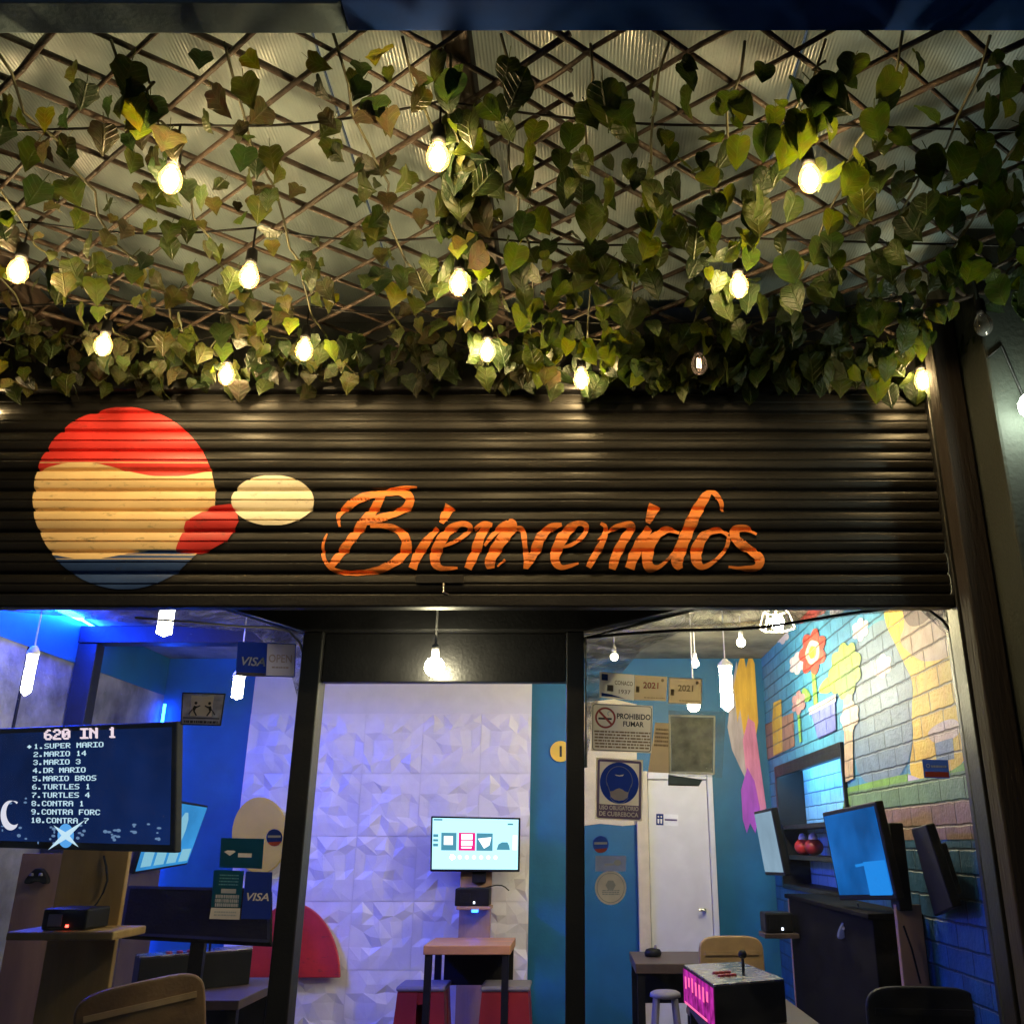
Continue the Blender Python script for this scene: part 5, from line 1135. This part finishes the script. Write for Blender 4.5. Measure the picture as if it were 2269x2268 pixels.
table(atY(938, 2100, 6.05).x, atY(1131, 2100, 6.05).x, 6.05, 6.55, zt1, .05, 'small table with an orange wood top before the menu television', 'wood_top')
zt2 = atY(1480, 2134, 5.5).z
table(atY(1408, 2134, 5.5).x, atY(1600, 2134, 5.5).x, 5.5, 6.1, zt2, .05, 'dark topped table in front of the white inner door', 'wood_dark')
o = thing('game_controller', atZ(1447, 2118, zt2), 'black game controller lying on the dark topped table', 'controller'); p = atZ(1447, 2118, zt2)
build('grip', MB().lathe([(.012, .045), (.04, .038), (.05, .02), (.045, .002)], p, 12), 'black_matt', o, smooth=True); build('thumb_stick', MB().lathe([(.006, .06), (.009, .044)], p+Vector((.015, 0, 0)), 8), 'grey_plastic', o)
zt3 = 1.06-.15
table(P[0].x+.03, P[2].x+.12, min(q.y for q in P)-.18, max(q.y for q in P)+.10, zt3-.001, .045, 'dark brown table under the pink lit arcade box', 'wood_dark')
table(min(q.x for q in P2)-.1, max(q.x for q in P2)+.12, min(q.y for q in P2)-.12, max(q.y for q in P2)+.08, 1.06-.161, .04, 'dark table with steel edges in the left room', 'wood_dark')
def chair(loc, rot, label, mat, wd=.40, top=1.08, seat=.62):
    t = thing('chair', (0, 0, 0), label, 'chair', None)
    pr = []
    for k in range(21):
        a_ = math.pi*k/20; pr.append((wd/2*math.copysign(abs(math.cos(a_))**.45, math.cos(a_)), top-.10+.10*math.sin(a_)**.6))
    pts = [(wd/2, top-.34)] + pr + [(-wd/2, top-.34)]
    build('backrest', MB().prism([(x, -.015-.04*(1-(x/wd*2)**2)*0, z) for x, z in pts], (0, .03, 0)), mat, t, bevel=.008)
    build('back_rail', MB().box(-wd/2+.03, wd/2-.03, -.022, -.0155, top-.09, top-.07), 'wood_tan' if mat != 'black_matt' else 'black', t)
    build('seat', MB().box(-wd/2, wd/2, .02, .40, seat-.04, seat), mat, t, bevel=.012)
    for x in (-wd/2+.02, wd/2-.02):
        build('leg', MB().box(x-.014, x+.014, .0155, .043, 0, top-.2), 'black_matt', t); build('leg', MB().box(x-.014, x+.014, .36, .388, 0, seat-.041), 'black_matt', t)
    t.location = loc; t.rotation_euler[2] = rot; ORG[t.name] = Vector(loc); return t
p = atY(2040, 2184, 3.70); chair((p.x, p.y, .1), R(-8), 'black chair with a rounded back at the lower right', 'black_matt', .40, p.z-.1)
p = atY(1618, 2072, 5.25); chair((p.x, p.y, .1), R(5), 'tan wooden chair behind the pink lit arcade box', 'wood_tan', .34, p.z-.1)
p = atY(415, 2185, 3.70); c_ = chair((p.x, p.y, .1), R(28), 'brown chair with a tilted back at the lower left', 'rust', .42, p.z-.06); c_.rotation_euler[1] = R(-9)
# red plastic stools
def red_stool(loc, label):
    L = Vector(loc); t = thing('plastic_stool', L, label, 'stool', 'red plastic stools'); H = .64
    build('seat', MB().box(L.x-.15, L.x+.15, L.y-.15, L.y+.15, L.z+H-.03, L.z+H), 'grey_plastic', t, bevel=.012)
    mb = MB()
    for s in (-1, 1):
        for w_ in (-1, 1):   # each side is two panels with a slot between
            mb.hexa([L+Vector((w_*.022, s*.14, H-.032)), L+Vector((w_*.14, s*.14, H-.032)), L+Vector((w_*.14, s*.125, H-.032)), L+Vector((w_*.022, s*.125, H-.032))], [L+Vector((w_*.022, s*.185, 0)), L+Vector((w_*.185, s*.185, 0)), L+Vector((w_*.185, s*.17, 0)), L+Vector((w_*.022, s*.17, 0))])
            mb.hexa([L+Vector((s*.14, w_*.022, H-.032)), L+Vector((s*.14, w_*.12, H-.032)), L+Vector((s*.125, w_*.12, H-.032)), L+Vector((s*.125, w_*.022, H-.032))], [L+Vector((s*.185, w_*.022, 0)), L+Vector((s*.185, w_*.165, 0)), L+Vector((s*.17, w_*.165, 0)), L+Vector((s*.17, w_*.022, 0))])
        mb.box(L.x-.14, L.x+.14, L.y+s*.13-.006, L.y+s*.13+.006, L.z+H-.10, L.z+H-.033)
    build('legs_shell', mb, 'red_plastic', t); return t
p = atY(941, 2172, 6.35); r1 = red_stool((p.x, 6.35, .1), 'red plastic stool left of the orange topped table')
p = atY(1123, 2172, 6.35); dup(r1, (p.x, 6.35, .1), 'red plastic stool right of the orange topped table')
p = atY(1474, 2194, 5.15); t = thing('bar_stool', (p.x, 5.15, .1), 'grey stool with a round seat before the dark topped table', 'stool')
build('seat', MB().lathe([(.06, 0), (.075, -.008), (.078, -.025), (.05, -.032)], (p.x, 5.15, p.z), 18), 'grey_plastic', t, smooth=True)
for dx, dy in ((-1, -1), (1, -1), (-1, 1), (1, 1)): build('leg', MB().tube([(p.x+dx*.045, 5.15+dy*.045, p.z-.03), (p.x+dx*.11, 5.15+dy*.11, .1)], .014, 8), 'grey_plastic', t)
build('foot_ring', MB().tube([(p.x+.085*math.cos(R(20*k)), 5.15+.085*math.sin(R(20*k)), p.z-.28) for k in range(19)], .008, 6), 'grey_plastic', t)
for pts, lab in (([atY(230, 1895, 3.97), atY(238, 1950, 3.96), atY(215, 2000, 3.95), atY(185, 2030, 3.93)], 'black lead hanging from the game list television to the console'), ([atY(1046, 1975, 6.76), atY(1015, 1985, 6.77), atY(1100, 1960, 6.79), atY(1128, 1972, 6.83)], 'thin black lead crossing the white relief wall beside the menu television'), ([atY(1900, 2000, 4.4), atY(1915, 2060, 4.42), atY(1905, 2120, 4.4), atY(1935, 2185, 4.38)], 'black lead hanging below the blue lit television')):
    P = catmull([tuple(p) + (0,) for p in pts], .02); o = build('cable', MB().tube([p[:3] for p in P], .004, 6), 'black_matt', smooth=True); tag(o, lab, 'cable')
# glowing blue box low at left
o = build('light_box', MB().prism([atY(u, v, 4.9) for u, v in ((243, 2214), (285, 2214), (276, 2250), (230, 2258))], (0, .05, 0)), 'scr_bright'); tag(o, 'small glowing blue box low beside the brown chair', 'light box')
